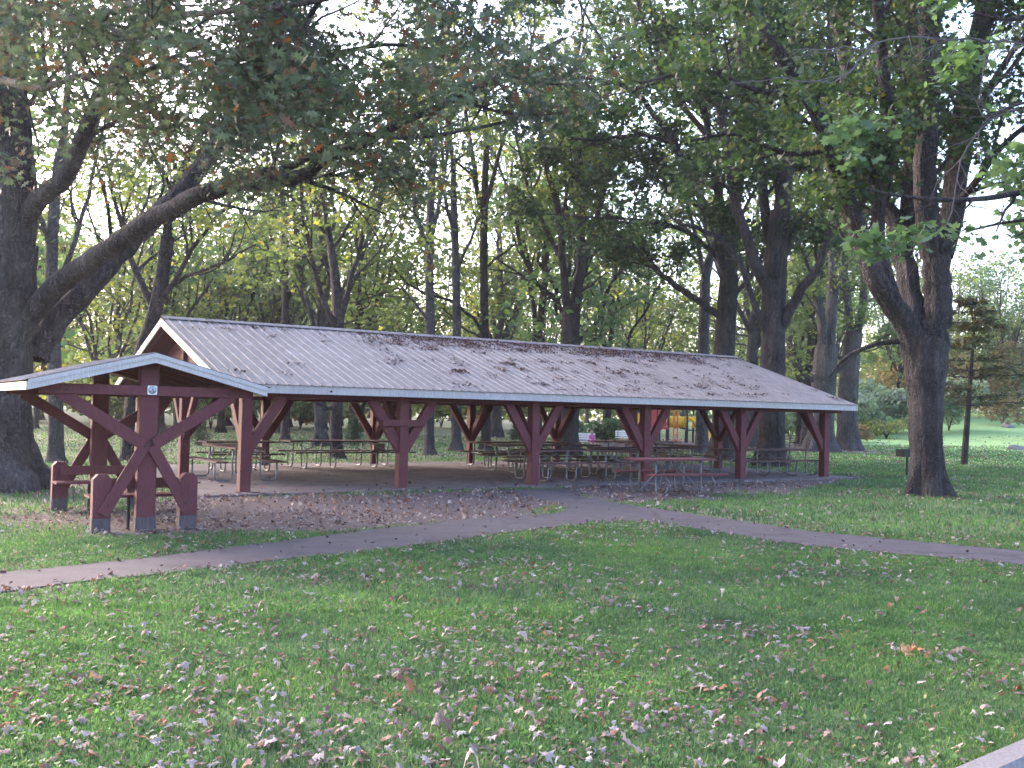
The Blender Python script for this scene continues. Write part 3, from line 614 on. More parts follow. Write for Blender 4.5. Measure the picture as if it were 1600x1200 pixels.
# --- generic park trees, copied
def generic(seed, Ht, r, fork, nl, spread, mbark, mleaf, per, size, lean=0, shape=DIAM, crown0=.2):
    T = Tree(seed); rng = T.rng
    pr = dict(dens=(.75, 1.2), t0=(.12, .15), ang=(.8, .8), up=(.15, 0), len=(3.6, 1.7), rad=(.06, .025), trop=(.03, 0), wan=.14, m=(5, 4))
    n = 8; tp = np.array([(lean * (k / n) ** 1.5, 0, -.1 + (fork + .1) * k / n) for k in range(n + 1)]); tp[1:, :2] += rng.randn(n, 2) * .04
    T.tube(tp, np.linspace(r, r * .8, n + 1), True)
    for i in range(nl):
        a = 2 * PI * (i + rng.rand() * .6) / nl; z0 = fork * (1 - .3 * rng.rand()) if i else fork * .98; st = tp[-1].copy(); st[2] = z0; st[:2] = np.array([np.interp(z0, tp[:, 2], tp[:, k]) for k in (0, 1)])
        sp = spread * (.5 + .7 * rng.rand()) if i else spread * .1; hh = (Ht - z0) * (.75 + .3 * rng.rand()); m = 8; pp = []
        for k in range(m + 1):
            u = k / m; rd = sp * (u ** .75); pp.append(st + np.array((math.cos(a) * rd, math.sin(a) * rd, hh * u)) + (rng.randn(3) * .18 if k else 0))
        rr = np.linspace(r * (.42 if i else .62), r * .1, m + 1); pp = np.array(pp); T.tube(pp, rr); T.sprout(pp, rr, 0, pr)
    # low side limbs
    for i in range(4):
        a = rng.rand() * 2 * PI; z0 = fork * (.55 + .4 * rng.rand()); st = np.array((0, 0, z0)); d = np.array((math.cos(a), math.sin(a), .25)); pp = [st + d * k * spread / 6 + rng.randn(3) * .08 for k in range(6)]
        rr = np.linspace(r * .2, r * .06, 6); T.tube(pp, rr); T.sprout(pp, rr, 0, pr)
    o = empty('park_tree', (0, 0, 0)); T.finish(o, mbark, mleaf, per, .45, size, shape, clip=lambda A: A[:, 2] > fork * .5)
    return o
GEN = [generic(101, 17, .30, 5.5, 7, 4.5, M_BARK, M_LMID, 7, .28), generic(102, 15, .26, 4.5, 6, 4.2, M_BARKG, M_LYEL, 7, .28, .6),
       generic(103, 19, .34, 7, 7, 5, M_BARKG, M_LMID, 7, .30), generic(104, 13, .22, 3.5, 6, 4.0, M_BARK, M_LYEL, 8, .28, -.5),
       generic(105, 18, .30, 6, 8, 5, M_BARK, M_LBLUE, 7, .31)]
used = [False] * 5
rg = random.Random(7); placed = []
def place(v, x, y, sc, rz, label, group=None, cat='tree'):
    o = GEN[v] if not used[v] else copy_thing(GEN[v]); used[v] = True
    o.location = (x, y, float(gz(x, y))); o.rotation_euler = (0, 0, rz); o.scale = (sc, sc, sc * rg.uniform(.92, 1.08)); tag(o, label, cat, group); placed.append((x, y)); return o
spec = [ # px, Y, variant, scale, label
 (501, 44, 2, .85, 'light grey trunk just left of the dark tree between the first two front posts'),
 (553, 50, 0, .9, 'grey trunk just right of the dark tree with the low drooping limb'),
 (776, 66, 2, 1.0, 'far straight trunk by the third front post, with a pale spot'),
 (896, 47, 4, 1.0, 'trunk right behind the third front post, beside the white bench'),
 (949, 66, 4, .95, 'thick far trunk with a bush at its foot, right of the white bench'),
 (300, 60, 1, .9, 'trunk above the spruce sapling at the left end of the long shelter'),
 (345, 62, 4, .8, 'trunk on the far lawn right of the spruce sapling'),
 (432, 64, 2, .8, 'darker trunk of two on the far lawn behind the first bay'),
 (444, 66, 0, .85, 'right trunk of two on the far lawn behind the first bay'),
 (55, 62, 3, .9, 'far tree whose flared foot shows between the oak and its grey neighbour'),
 (160, 48, 1, .85, 'tree behind the small bench shelter, between its two frames'),
 (640, 60, 3, 1.0, 'leafy tree on the far lawn behind the second front post'),
 (-40, 45, 1, 1.0, 'yellow-green tree past the left edge behind the oak'),
 (-130, 30, 4, .9, 'tree out beyond the left edge of the lawn, behind the oak'),
 (1005, 70, 1, .9, 'tree behind the red climber of the playground'),
 (1174, 57, 2, 1.05, 'tree filling the gap behind the tall dark maple, left side of its trunk'),
 (1262, 61, 0, 1.05, 'tree filling the gap between tall dark maple and shaggy grey trunks'),
 (250, 56, 4, .95, 'tree showing behind the left gable of the long shelter'),
 (1250, 66, 4, .8, 'distant trunk just left of the broad pale trunk past the roof end')]
for px, Y, v_, sc, lab in spec:
    p = P(px, 640, Y); place(v_, p[0], Y, sc, rg.uniform(0, 6.28), lab, 'trees standing on the far lawn')
for row, (Y0, n, x0, x1) in enumerate([(70, 13, -42, 22), (82, 15, -50, 24), (96, 20, -58, 62), (112, 24, -68, 76)]):
    for i in range(n):
        x = x0 + (x1 - x0) * (i + rg.uniform(.15, .85)) / n; y = Y0 + rg.uniform(-4, 4)
        if 4 < x < 20 and y < 80: continue
        if 520 < 800 + F * x / y < 1080 and rg.random() < (.55, .45, .3, .15)[row]: continue
        v_ = rg.choice([0, 1, 2, 3, 4, 1, 3])
        place(v_, x, y, rg.uniform(.65, .88) * (1 + .08 * row), rg.uniform(0, 6.28), 'slender tree of the wood that closes the lawn behind the shelter', 'trees of the wood behind the lawn')
rr_ = [(1395, 96, 3, .6), (1470, 100, 1, .65), (1540, 98, 3, .6), (1590, 94, 1, .6), (1640, 90, 4, .7), (1430, 108, 0, .7), (1500, 110, 3, .65), (1570, 112, 1, .62)]
for i, (px, Y, v_, sc) in enumerate(rr_):
    p = P(px, 640, Y); place(v_, p[0], Y, sc, rg.uniform(0, 6.28), 'small tree of the autumn tinted belt beyond the sunny lawn on the right', 'trees beyond the sunny lawn')
# far off wood that reads as one mass
rng = RS(77); n = 26000; ax_ = rng.rand(n) * 330 - 165; ay = 128 + 10 * rng.rand(n); hz = (5.5 + 5.5 * fb(ax_, ay * 0, 9.)) * (rng.rand(n) ** .8)
v_, s_, l_ = leaves(np.stack([ax_, ay + hz * .2, gz(ax_, ay) + hz], -1), .95, DIAM, rng, 1.6)
tag(mesh_np('distant_woodland', v_, s_, l_, M_LYEL), 'mass of far yellow-green woodland closing the park', kind='stuff')

# --- conifer on the right
def conifer(name, base, Ht, r, mb, ml, seed, z0, rad, lean=(0, 0), size=.3, nw=16, per=26, droop=.25):
    T = Tree(seed); rng = T.rng; n = 10; x, y, z = base
    tp = np.array([(x + lean[0] * (k / n), y + lean[1] * (k / n), z - .1 + Ht * k / n) for k in range(n + 1)]); T.tube(tp, np.linspace(r, r * .15, n + 1), True)
    pos = []; ad = []
    for w in range(nw):
        u = (w + rng.rand() * .5) / nw; zz = z0 + (Ht - z0) * u; c = np.array([np.interp(zz + z, tp[:, 2], tp[:, k]) for k in (0, 1)])
        for j in range(5):
            a = rng.rand() * 2 * PI; Lb = rad * (1 - u * .85) * (.55 + .6 * rng.rand()); m = 6
            pp = np.array([(c[0] + math.cos(a) * Lb * k / m, c[1] + math.sin(a) * Lb * k / m, z + zz + Lb * (.15 * k / m - droop * (k / m) ** 2)) for k in range(m + 1)]) + rng.randn(m + 1, 3) * .03
            T.tube(pp, np.linspace(max(.012, r * .16), .006, m + 1))
            t_ = .2 + .8 * rng.rand(per); b0 = np.stack([np.interp(t_, np.linspace(0, 1, m + 1), pp[:, k]) for k in range(3)], -1)
            side = np.array((-math.sin(a), math.cos(a), 0)); off = rng.randn(per) * .28 * (1.15 - t_)[:] * Lb * .7
            pos.append(b0 + off[:, None] * side + rng.randn(per, 3) * .05); ad.append(np.tile(np.array((math.cos(a), math.sin(a), -.25)), (per, 1)) + np.sign(off)[:, None] * side * .8)
    t = empty(name, base); o = np.array(base); V = np.vstack(T.V); Q = np.vstack(T.L); mesh_np('trunk', V - o, np.full(len(Q), 4), Q.ravel(), mb, t, smooth=True)
    Pp = np.vstack(pos); Ad = np.vstack(ad); Pp = np.repeat(Pp, 4, 0) + rng.randn(len(Pp) * 4, 3) * .07; Ad = np.repeat(Ad, 4, 0)
    vv, sz, lp = leaves(Pp - o, size, NEED * np.array((1.6, 1)), rng, .8, .1, Ad); mesh_np('crown', vv, sz, lp, ml, t)
    return t
g = G(1506, 726); p2 = P(1526, 460, g[1])
tag(conifer('pine_tree', (g[0], g[1], 0), p2[2], .15, M_BARK, M_NEEDLE, 61, 2.2, 3.4, (p2[0] - g[0], 0),   .30, 12, 13, .12), 'thin slightly leaning pine with brownish sparse boughs right of the stout maple', 'pine tree')
g = G(1600, 700); tag(conifer('pine_tree', (g[0] + 2.4, g[1], 0), 10, .17, M_BARK, M_NEEDLE, 62, 1.6, 4.4, (0, 0), .36, 16, 17, .12), 'brownish pine whose boughs droop in from the right edge over the sunny lawn', 'pine tree')
g = P(312, 692, 42); tag(conifer('spruce_sapling', (g[0], 42, 0), 1.45, .03, M_BARK, M_SPRUCE, 63, .05, .62, (0, 0), .10, 14, 12, .1), 'small conical spruce sapling behind the picnic tables at the left end', 'spruce')
g = P(553, 690, 46); tag(conifer('spruce_sapling', (g[0], 46, 0), 1.3, .03, M_BARK, M_SPRUCE, 64, .05, .6, (0, 0), .11, 12, 12, .1), 'bluish spruce sapling beside the dark tree with the low limb', 'spruce')
g = P(806, 690, 60); tag(conifer('spruce_sapling', (g[0], 60, 0), 1.0, .03, M_BARK, M_SPRUCE, 65, .05, .7, (0, 0), .14, 10, 12, .1), 'low dark spruce sapling behind the third front post', 'spruce')

def bush(name, label, px, Y, w, h, ml, seed, n=2600, size=.16, cat='bush', group=None):
    p = P(px, 640, Y); z = float(gz(p[0], Y)); T = Tree(seed); rng = T.rng
    for i in range(9):
        a = rng.rand() * 6.28; e = np.array((math.cos(a) * w * .35, math.sin(a) * w * .35, h * .8)); pp = np.array([e * (k / 5) ** 1.0 + rng.randn(3) * .04 for k in range(6)]); pp[:, :2] *= np.linspace(.25, 1, 6)[:, None]; T.tube(pp, np.linspace(.03, .008, 6))
    t = empty(name, (p[0], Y, z)); V = np.vstack(T.V); Q = np.vstack(T.L); mesh_np('stems', V, np.full(len(Q), 4), Q.ravel(), M_BARK, t)
    nb = 14; cb = np.stack([rng.randn(nb) * w * .22, rng.randn(nb) * w * .18, h * (.3 + .55 * rng.rand(nb))], -1)
    c_ = cb[rng.randint(0, nb, n)]; d = rng.randn(n, 3); d /= np.linalg.norm(d, axis=1)[:, None]; pos = c_ + d * np.array((w * .2, w * .2, h * .24)) * (.6 + .5 * rng.rand(n))[:, None]
    pos[:, 2] = np.abs(pos[:, 2]); vv, s_, l_ = leaves(pos, size, DIAM, rng, 1.3); mesh_np('foliage', vv, s_, l_, ml, t)
    tag(t, label, cat, group); return t
bl = [(1340, 78, 5.5, 3.6, M_LSHRUB, 'pale green shrub at the left end of the shrubbery past the roof'), (1368, 80, 6, 4.2, M_LSHRUB, 'tallest pale shrub in the middle of the shrubbery past the roof'),
      (1402, 79, 5.5, 3.6, M_LSHRUB, 'pale shrub just left of the stout maple trunk'), (1483, 80, 5, 4.2, M_LSHRUB, 'whitish green shrub right of the stout maple trunk'),
      (1385, 74, 4, 1.6, M_LYEL, 'low yellow-green shrub in front of the taller shrubbery'), (1341, 70, 2.2, 1.2, M_LRUST, 'small straw coloured clump right of the shaggy grey trunk'),
      (1180, 66, 4.5, 3.2, M_LSHRUB, 'shrub behind the tall dark maple, seen under the right end of the roof'), (1235, 70, 5, 3.6, M_LSHRUB, 'light shrub beyond the black park bench'),
      (1566, 84, 3.6, 2.2, M_LRUST, 'round brownish bush on the crest of the sunny lawn'), (1425, 92, 8, 6, M_LRUST, 'tawny bush of the autumn belt left of the stout maple'), (1505, 94, 8, 5.5, M_LRUST, 'tawny bush of the autumn belt behind the thin pine'),
      (1590, 96, 9, 7, M_LRUST, 'orange-brown bush of the autumn belt at the right edge'),
      (330, 72, 6, 4.5, M_LSHRUB, 'bright pale shrub behind the spruce sapling'), (372, 76, 5, 4, M_LSHRUB, 'bright pale shrub seen left of the first front post'), (470, 74, 7, 4.2, M_LSHRUB, 'grey-green shrub between first and second front posts'),
      (505, 78, 5, 2.6, M_LRUST, 'low pinkish shrub behind the tree with the drooping limb'), (948, 62, 2.4, 1.4, M_LBLUE, 'low blue-green bush right of the white bench'), (890, 64, 2.4, 1.3, M_LBLUE, 'low blue-green bush left of the white bench'),
      (160, 76, 8, 4, M_LYEL, 'yellow-green shrub behind the small bench shelter'), (240, 74, 7, 4.5, M_LYEL, 'leafy shrub behind the rear frame of the bench shelter'), (60, 78, 8, 4, M_LYEL, 'shrub seen right of the oak trunk'), (600, 80, 7, 4.5, M_LSHRUB, 'pale shrub far behind the second front post'), (690, 86, 8, 5, M_LYEL, 'sunlit yellow shrub between the grey trunks'), (745, 84, 7, 5, M_LYEL, 'sunlit yellow shrub behind the straight slim maple'), (810, 82, 7, 5, M_LYEL, 'sunlit yellow shrub behind the third front post')]
for i, (px, Y, w_, h_, ml, lab) in enumerate(bl): bush('shrub', lab, px, Y, w_, h_, ml, 200 + i, n=3800 if w_ > 4 else 1500, size=.28 if w_ > 4 else .18)
def rock(label, px, Y, s, seed):
    p = P(px, 650, Y); rng = RS(seed); import bmesh
    bm = bmesh.new(); bmesh.ops.create_icosphere(bm, subdivisions=3, radius=1)
    for v_ in bm.verts:
        n_ = 1 + .18 * math.sin(3 * v_.co.x + seed) + .12 * math.sin(5 * v_.co.y + 2 * seed) + .05 * rng.randn(); v_.co = Vector((v_.co.x * s * n_, v_.co.y * s * .8 * n_, max(-.2, v_.co.z) * s * .55 * n_))
    me = bpy.data.meshes.new('rock'); bm.to_mesh(me); bm.free(); me.materials.append(M_ROUGHC); o = bpy.data.objects.new('rock', me); C.objects.link(o); o.location = (p[0], Y, float(gz(p[0], Y))); tag(o, label, 'rock')
rock('grey boulder beside the round bush on the lawn crest', 1577, 82, .6, 3); rock('small grey rock lying on the sunny lawn near the right edge', 1590, 62, .55, 4)

# ------------------------------------------------------------------ long picnic shelter
ZE, ZR, OH, OLE, ORE = 2.14, 3.66, .5, .57, .76
root = empty('picnic_shelter', S(0, 0), TH); tag(root, 'long open red timber picnic shelter with a ribbed mauve metal gable roof', 'picnic shelter')
e0, e1, n0, n1_, nm_ = -OLE, L + ORE, -OH, W + OH, W / 2
sl = (ZR - ZE) / (nm_ - n0)
PW = .215
for i in range(6):
    for n in ((0, W) if 0 < i < 5 else (0, nm_, W)):
        zt = 2.03 + (sl * nm_ - .35 if n == nm_ else 0)
        MB().bar((i * BAY, n, .02), (i * BAY, n, min(zt, 3.1)), PW, PW, (0, 1, 0), .012).build('post', M_RED, root)
def brace(a, b_, w=.13, h=.15):
    d = Vector(b_) - Vector(a); MB().bar(a, b_, w, h, (0, 0, 1) if abs(d.z) < d.length * .98 else (0, 1, 0)).build('brace', M_RED, root)
for i in range(6):
    for n, sgn in ((0, 1), (W, -1)):
        for s in (-1, 1):
            if (i == 0 and s < 0) or (i == 5 and s > 0): continue
            brace((i * BAY + s * .04, n, .82), (i * BAY + s * .74, n, 1.90), .12, .20)
        brace((i * BAY, n + sgn * .05, .90), (i * BAY, n + sgn * .82, 1.91), .12, .18)
for i in (0, 5):
    for s in (-1, 1): brace((i * BAY, nm_ + s * .05, .93), (i * BAY, nm_ + s * .8, 1.93), .12, .15)
    brace((i * BAY + (.05 if i == 0 else -.05), nm_, .98), (i * BAY + (.8 if i == 0 else -.8), nm_, 1.93), .12, .14)
for n in (0, W): MB().bar((e0 + .06, n, 1.975), (e1 - .06, n, 1.975), .15, .19).build('header_beam', M_RED, root)
for i in range(6):
    MB().bar((i * BAY + .002, .09, 1.985), (i * BAY + .002, W - .09, 1.985), .11, .165).build('tie_beam', M_RED, root)
    if 0 < i < 5: MB().bar((i * BAY, nm_, 2.08), (i * BAY, nm_, ZR - .13), .11, .11, (0, 1, 0)).build('king_post', M_RED, root)
nr = 29
for k in range(nr):
    s = e0 + .12 + (e1 - e0 - .24) * k / (nr - 1)
    mb = MB()
    for sg, na_ in ((1, n0), (-1, n1_)):
        mb.bar((s, na_ + sg * .04, ZE - .10 - .0), (s, nm_, ZR - .10), .045, .12)
    mb.build('rafter', M_DRED, root)
for na_ in (n0, n1_):
    MB().prism([(e0 + .03, na_ * 1.0, ZE - .014), (e1 - .03, na_ * 1.0, ZE - .014), (e1 - .03, nm_, ZR - .014), (e0 + .03, nm_, ZR - .014)], (0, 0, -.012), (0, 0, 0)).build('roof_deck', M_DRED, root)
# ribbed metal sheets
def rib_profile(x0, x1, pitch=.2286, rh=.017):
    pr_ = []; x = x0
    while x < x1 - .05:
        for dx, z in ((0, 0), (.075, 0), (.088, rh), (.118, rh), (.131, 0), (.2, 0)):
            if x + dx < x1: pr_.append((x + dx, z))
        x += pitch
    pr_.append((x1, 0)); return pr_
def roof_side(nm_out, nm_in, zo, zi, name, x0, x1, m, root, pitch=.2286, rows=1):
    pr_ = rib_profile(x0, x1, pitch); k = len(pr_); v_ = []; d = Vector((0, nm_in - nm_out, zi - zo)); nrm = Vector((0, -d.z, d.y)).normalized()
    if nrm.z < 0: nrm = -nrm
    f = []
    for off in (0, -.006):
        for j in range(rows + 1):
            for x, z in pr_:
                u = j / rows; p = Vector((x, nm_out + (nm_in - nm_out) * u, zo + (zi - zo) * u)) + nrm * (z + off + .012); v_.append(p)
    q = k * (rows + 1)
    for j in range(rows):
        for i in range(k - 1):
            a = j * k + i; f.append((a, a + 1, a + k + 1, a + k)); f.append((q + a, q + a + k, q + a + k + 1, q + a + 1))
    for i in range(k - 1): f.append((i, q + i, q + i + 1, i + 1))
    return MB().add(v_, f).build(name, m, root)
roof_side(n0 - .06, nm_, ZE - sl * .06, ZR, 'roof_sheet', e0 - .02, e1 + .02, M_ROOF, root)
roof_side(n1_ + .06, nm_, ZE - sl * .06, ZR, 'roof_sheet', e0 - .02, e1 + .02, M_ROOF, root)
mb = MB(); w_ = .17
mb.prism([(0, nm_ - w_, ZR - w_ * sl + .045), (0, nm_, ZR + .062), (0, nm_ + w_, ZR - w_ * sl + .045), (0, nm_, ZR + .054)], (e0 - .03, 0, 0), (e1 + .03, 0, 0)); mb.build('ridge_cap', M_ROOF, root)
mb = MB().box(e0 - .01, e1 + .01, n0 - .02, n0 + .018, ZE - .175, ZE - .012); mb.build('fascia_board', M_FASCIA, root)
mb = MB().box(e0 - .01, e1 + .01, n1_ - .018, n1_ + .02, ZE - .175, ZE - .012); mb.build('fascia_board', M_FASCIA, root)
for x in (e0, e1):
    for na_ in (n0 - .03, n1_ + .03):
        zb = ZE - .03 * sl
        MB().prism([(x, na_, zb - .17), (x, nm_, ZR - .17), (x, nm_, ZR - .004), (x, na_, zb - .004)], (-.045 if x < 1 else .015, 0, 0), (-.015 if x < 1 else .045, 0, 0)).build('rake_board', M_CREAM_LIT, root)
for x in (0.0, L):                                            # gable infill set back under the overhang
    MB().prism([(x, .12, 2.075), (x, W - .12, 2.075), (x, nm_, ZR - .18)], (-.02, 0, 0), (.02, 0, 0)).build('gable_board', M_DRED, root)
MB().bar((BAY - .52, -.115, 1.415), (BAY + .42, -.115, 1.415), .035, .14).build('cross_board', M_RED, root)
MB().tube([(1.55, n0 - .021, 2.03), (1.55, n0 - .05, 2.03)], .02, 8).build('fascia_hook', M_BLACK, root)
# leaf debris lying on the roof
rng = RS(3); n = 8000; cl = 520
cs = np.where(rng.rand(cl) < .85, 4.0 + 11.5 * rng.rand(cl), e0 + (e1 - e0) * rng.rand(cl)); cv = np.where(rng.rand(cl) < .62, np.abs(rng.randn(cl)) * .12 + .02, rng.rand(cl) * .95)
ki = (cl * rng.rand(n) ** 1.5).astype(int); ss = cs[ki] + rng.randn(n) * .13; vv_ = np.clip(cv[ki] + rng.randn(n) * .018, .01, .98); m_ = (ss > e0 + .1) & (ss < e1 - .1); ss, vv_ = ss[m_], vv_[m_]
nn = nm_ + (n0 - nm_) * vv_; zz = ZR + (ZE - ZR) * vv_ + .035
pos = np.array([S(a, b_, z) for a, b_, z in zip(ss, nn, zz)]); v_, s_, l_ = leaves(pos, .05, MAPS, rng, .5, 1.2)
tag(mesh_np('roof_leaf_debris', v_, s_, l_, M_LITTERD), 'brown leaves and twigs caught on the metal roof', kind='stuff')

# ------------------------------------------------------------------ small bench shelter
bc = G(225, 829); rb = empty('bench_shelter', (bc[0], bc[1], 0), TH); tag(rb, 'small low red timber shelter with X-braced frames over facing benches', 'bench shelter')
D2 = 3.1; z_e, z_r = 1.97, 2.37; hw = 1.52; f0, f1 = -.33, D2 + .5
for fi, y in enumerate((0.0, D2)):
    sg = -1 if fi == 0 else 1; yo = y + sg * .075
    MB().bar((0, y, .19), (0, y, 2.24), .245, .15, (0, 1, 0), .012).build('post', M_RED, rb)
    MB().bar((0, y, -.05), (0, y, .188), .262, .17, (0, 1, 0), .02).build('footing', M_CONC, rb)
    MB().bar((-1.36, yo + sg * .03, 1.875), (1.40, yo + sg * .03, 1.875), .055, .135).build('cross_beam', M_RED, rb)
    for s in (-1, 1):
        a = Vector((s * .07, yo + sg * .02, 1.16)); b_ = Vector((s * 1.12, yo + sg * .02, 1.83)); MB().bar(a, b_, .045, .16, (0, 0, 1)).build('upper_brace', M_RED, rb)
        a = Vector((s * .05, yo + sg * .022, 1.14)); b_ = Vector((s * .55, yo + sg * .022, .24)); MB().bar(a, b_, .045, .15, (0, 0, 1)).build('lower_brace', M_RED, rb)
        x0, x1 = (s * .56 - .115, s * .56 + .115)
        poly = [(x0, y, .19), (x1, y, .19), (x1, y, .70), (x1 - .06, y, .765), (x0 + .06, y, .765), (x0, y, .70)]
        MB().prism(poly, (0, -.075, 0), (0, .075, 0)).build('bench_end', M_RED, rb)
        MB().bar((s * .56, y, -.05), (s * .56, y, .188), .235, .165, (0, 1, 0), .02).build('footing', M_CONC, rb)
    yi = y - sg * .11
    MB().bar((-.56, yi + sg * .0, .63), (.56, yi, .63), .035, .14).build('backrest', M_DRED, rb)
    for k in range(3): MB().bar((-.68, y - sg * (.17 + k * .12), .455), (.68, y - sg * (.17 + k * .12), .455), .11, .035).build('seat_board', M_DRED, rb)
    for s in (-1, 1):
        MB().tube([(s * .16, y - sg * .22, .438), (s * .16, y - sg * .22, 0.0)], .022, 8).build('seat_leg', M_BLACK, rb)
sl2 = (z_r - z_e) / hw
for s in (-1, 1):
    # roof sheet of each slope: ribs run from eave to ridge
    pr_ = rib_profile(f0 - .02, f1 + .02); k = len(pr_); v_ = []
    nrm = Vector((s * sl2, 0, 1)).normalized()
    for off in (0, -.006):
        for u in (0, 1):
            for yy, z in pr_: v_.append(Vector((s * (hw + .05) * (1 - u), yy, z_e - .05 * sl2 + (z_r - z_e + .05 * sl2) * u)) + nrm * (z * .6 + off + .012))
    f = [(i, i + 1, i + k + 1, i + k) for i in range(k - 1)] + [(2 * k + i, 3 * k + i, 3 * k + i + 1, 2 * k + i + 1) for i in range(k - 1)] + [(i, 2 * k + i, 2 * k + i + 1, i + 1) for i in range(k - 1)]
    MB().add(v_, f).build('roof_sheet', M_ROOF, rb)
    for y in (f0, f1):
        MB().prism([(0, y, z_r - .125), (s * hw, y, z_e - .125), (s * hw, y, z_e - .006), (0, y, z_r - .006)], (0, -.02, 0), (0, .02, 0)).build('rake_board', M_FASCIA, rb)
        MB().prism([(0, y, z_r - .055), (s * hw, y, z_e - .055), (s * hw, y, z_e + .004), (0, y, z_r + .004)], (0, -.034 if y < 1 else .022, 0), (0, -.022 if y < 1 else .034, 0)).build('rake_trim', M_FASCIA, rb)
    MB().box(*sorted((s * (hw + .022), s * (hw + .002))), f0 + .021, f1 - .021, z_e - .125, z_e - .02).build('eave_board', M_CREAM_LIT, rb)
    for k2 in range(6):
        y = f0 + .1 + (f1 - f0 - .2) * k2 / 5; MB().bar((s * .03, y, z_r - .055), (s * (hw - .03), y, z_e - .055), .04, .09).build('rafter', M_DRED, rb)
    MB().bar((s * 1.2, f0 + .03, 1.975), (s * 1.2, f1 - .03, 1.975), .06, .06).build('purlin', M_DRED, rb)
    MB().add([(0, f0 + .03, z_r - .011), (s * hw, f0 + .03, z_e - .011), (s * hw, f1 - .03, z_e - .011), (0, f1 - .03, z_r - .011)], [(0, 1, 2, 3)]).build('roof_deck', M_DRED, rb)
MB().bar((0, f0 + .03, z_r - .08), (0, f1 - .03, z_r - .08), .06, .1).build('ridge_beam', M_DRED, rb)
for y, sg in ((0, -1), (D2, 1)):
    for x, z in ((.05, 1.17), (-.06, 1.13), (-1.05, 1.86), (1.05, 1.86), (-.5, .36), (.5, .36), (0, 1.86 - .03)):
        yb = y + sg * (.122 if abs(x) < .6 else .136); MB().tube([(x, yb - .012, z), (x, yb + .012, z)], .014, 8).build('bolt', M_BLACK, rb)
# round badge on a white square, fixed to the cross beam
def disc(r, z, n=24, cx=0, cy=0): return [(cx + r * math.cos(2 * PI * k / n), z, cy + r * math.sin(2 * PI * k / n)) for k in range(n)]
def lw(x, y, z): return tuple((Matrix.Translation((bc[0], bc[1], 0)) @ Matrix.Rotation(TH, 4, 'Z')) @ Vector((x, y, z)))
sg_ = empty('badge_sign', lw(.015, -.136, 1.885), TH); tag(sg_, 'small white square sign with a round grey and blue badge on the bench shelter beam', 'sign')
q_ = .062; cr = .016; poly = []
for cx, cy, a0 in ((q_ - cr, q_ - cr, 0), (-q_ + cr, q_ - cr, 90), (-q_ + cr, -q_ + cr, 180), (q_ - cr, -q_ + cr, 270)):
    for k in range(5): a = math.radians(a0 + k * 22.5); poly.append((cx + cr * math.cos(a), 0, cy + cr * math.sin(a)))
MB().prism(poly[::-1], (0, -.004, 0), (0, .002, 0)).build('plate', M_WHITE, sg_)
M_GREY, _, _ = mat('badge_grey', (.16, .17, .20), .5); M_PALE, _, _ = mat('badge_pale_blue', (.50, .57, .68), .5); M_NAVY, _, _ = mat('badge_navy', (.025, .04, .10), .5)
MB().add(disc(.052, -.0062)[::-1], [tuple(range(24))]).build('ring', M_GREY, sg_)
MB().add(disc(.043, -.0074)[::-1], [tuple(range(24))]).build('disc', M_PALE, sg_)
lo = [(.043 * math.cos(PI + PI * k / 12), -.0084, .043 * math.sin(PI + PI * k / 12) - .006 * (0 if 0 < k < 12 else 1)) for k in range(13)]; MB().add(lo, [tuple(range(13))]).build('lower_field', M_GREY, sg_)
MB().add([(-.014, -.0094, .022), (.002, -.0094, .027), (.014, -.0094, .014), (.012, -.0094, -.002), (.016, -.0094, -.03), (.008, -.0094, -.034), (.004, -.0094, -.008), (-.006, -.0094, .004), (-.002, -.0094, .012)], [tuple(range(9))]).build('figure', M_NAVY, sg_)
MB().add([(-.012, -.0098, -.03), (.003, -.0098, -.03), (.002, -.0098, -.006), (-.006, -.0098, -.006)], [(0, 1, 2, 3)]).build('pale_figure', M_PALE, sg_)

# ------------------------------------------------------------------ picnic tables
TABLES = {}
def make_table(Lt, nf, label):
    t = empty('picnic_table', (0, 0, 0)); tag(t, label, 'picnic table', 'picnic tables under the shelter')
    mb = MB()
    for k in range(4): c_ = -.285 + k * .19; mb.box(-Lt / 2, Lt / 2, c_ - .09, c_ + .09, .725, .762)
    mb.build('table_top', M_TOP, t)
    for s in (-1, 1):
        mb = MB()
        for k in range(2): c_ = s * (.585 + k * .135 - .0); mb.box(-Lt / 2, Lt / 2, c_ - .062, c_ + .062, .43, .465)
        mb.build('bench_seat', M_TOP, t)
    xs_ = [(-Lt / 2 + .38) + (Lt - .76) * k / (nf - 1) for k in range(nf)]
    if nf == 4: xs_ = [-Lt / 2 + .35, -.62, .62, Lt / 2 - .35]
    for x in xs_:
        for s in (-1, 1):
            pts = [(x, s * .70, .43), (x, s * .70, .14)] + [(x, s * (.60 + .10 * math.cos(a)), .13 - .10 * math.sin(a)) for a in (PI / 6, PI / 3, PI / 2)] + [(x, s * .42, .03)] + [(x, s * (.42 - .10 * math.sin(a)), .13 - .10 * math.cos(a)) for a in (PI / 6, PI / 3, PI / 2)] + [(x, s * .31, .5), (x, s * .30, .70)]
            MB().tube(pts, .0215, 8).build('leg', M_GALV, t, True)
        MB().bar((x, -.36, .712), (x, .36, .712), .04, .022).build('top_bracket', M_GALV, t)
        MB().bar((x, -.72, .418), (x, .72, .418), .035, .022).build('seat_bracket', M_GALV, t)
    for x0_, x1_ in ([(xs_[0], -.06), (xs_[-1], .06)] if nf == 2 else [(xs_[0], xs_[1] - .06), (xs_[1], -.05), (xs_[2], .05), (xs_[3], xs_[2] + .06)]):
        MB().tube([(x0_, .0, .40), (x1_, .0, .70)], .014, 6).build('diagonal_brace', M_GALV, t)
    return t
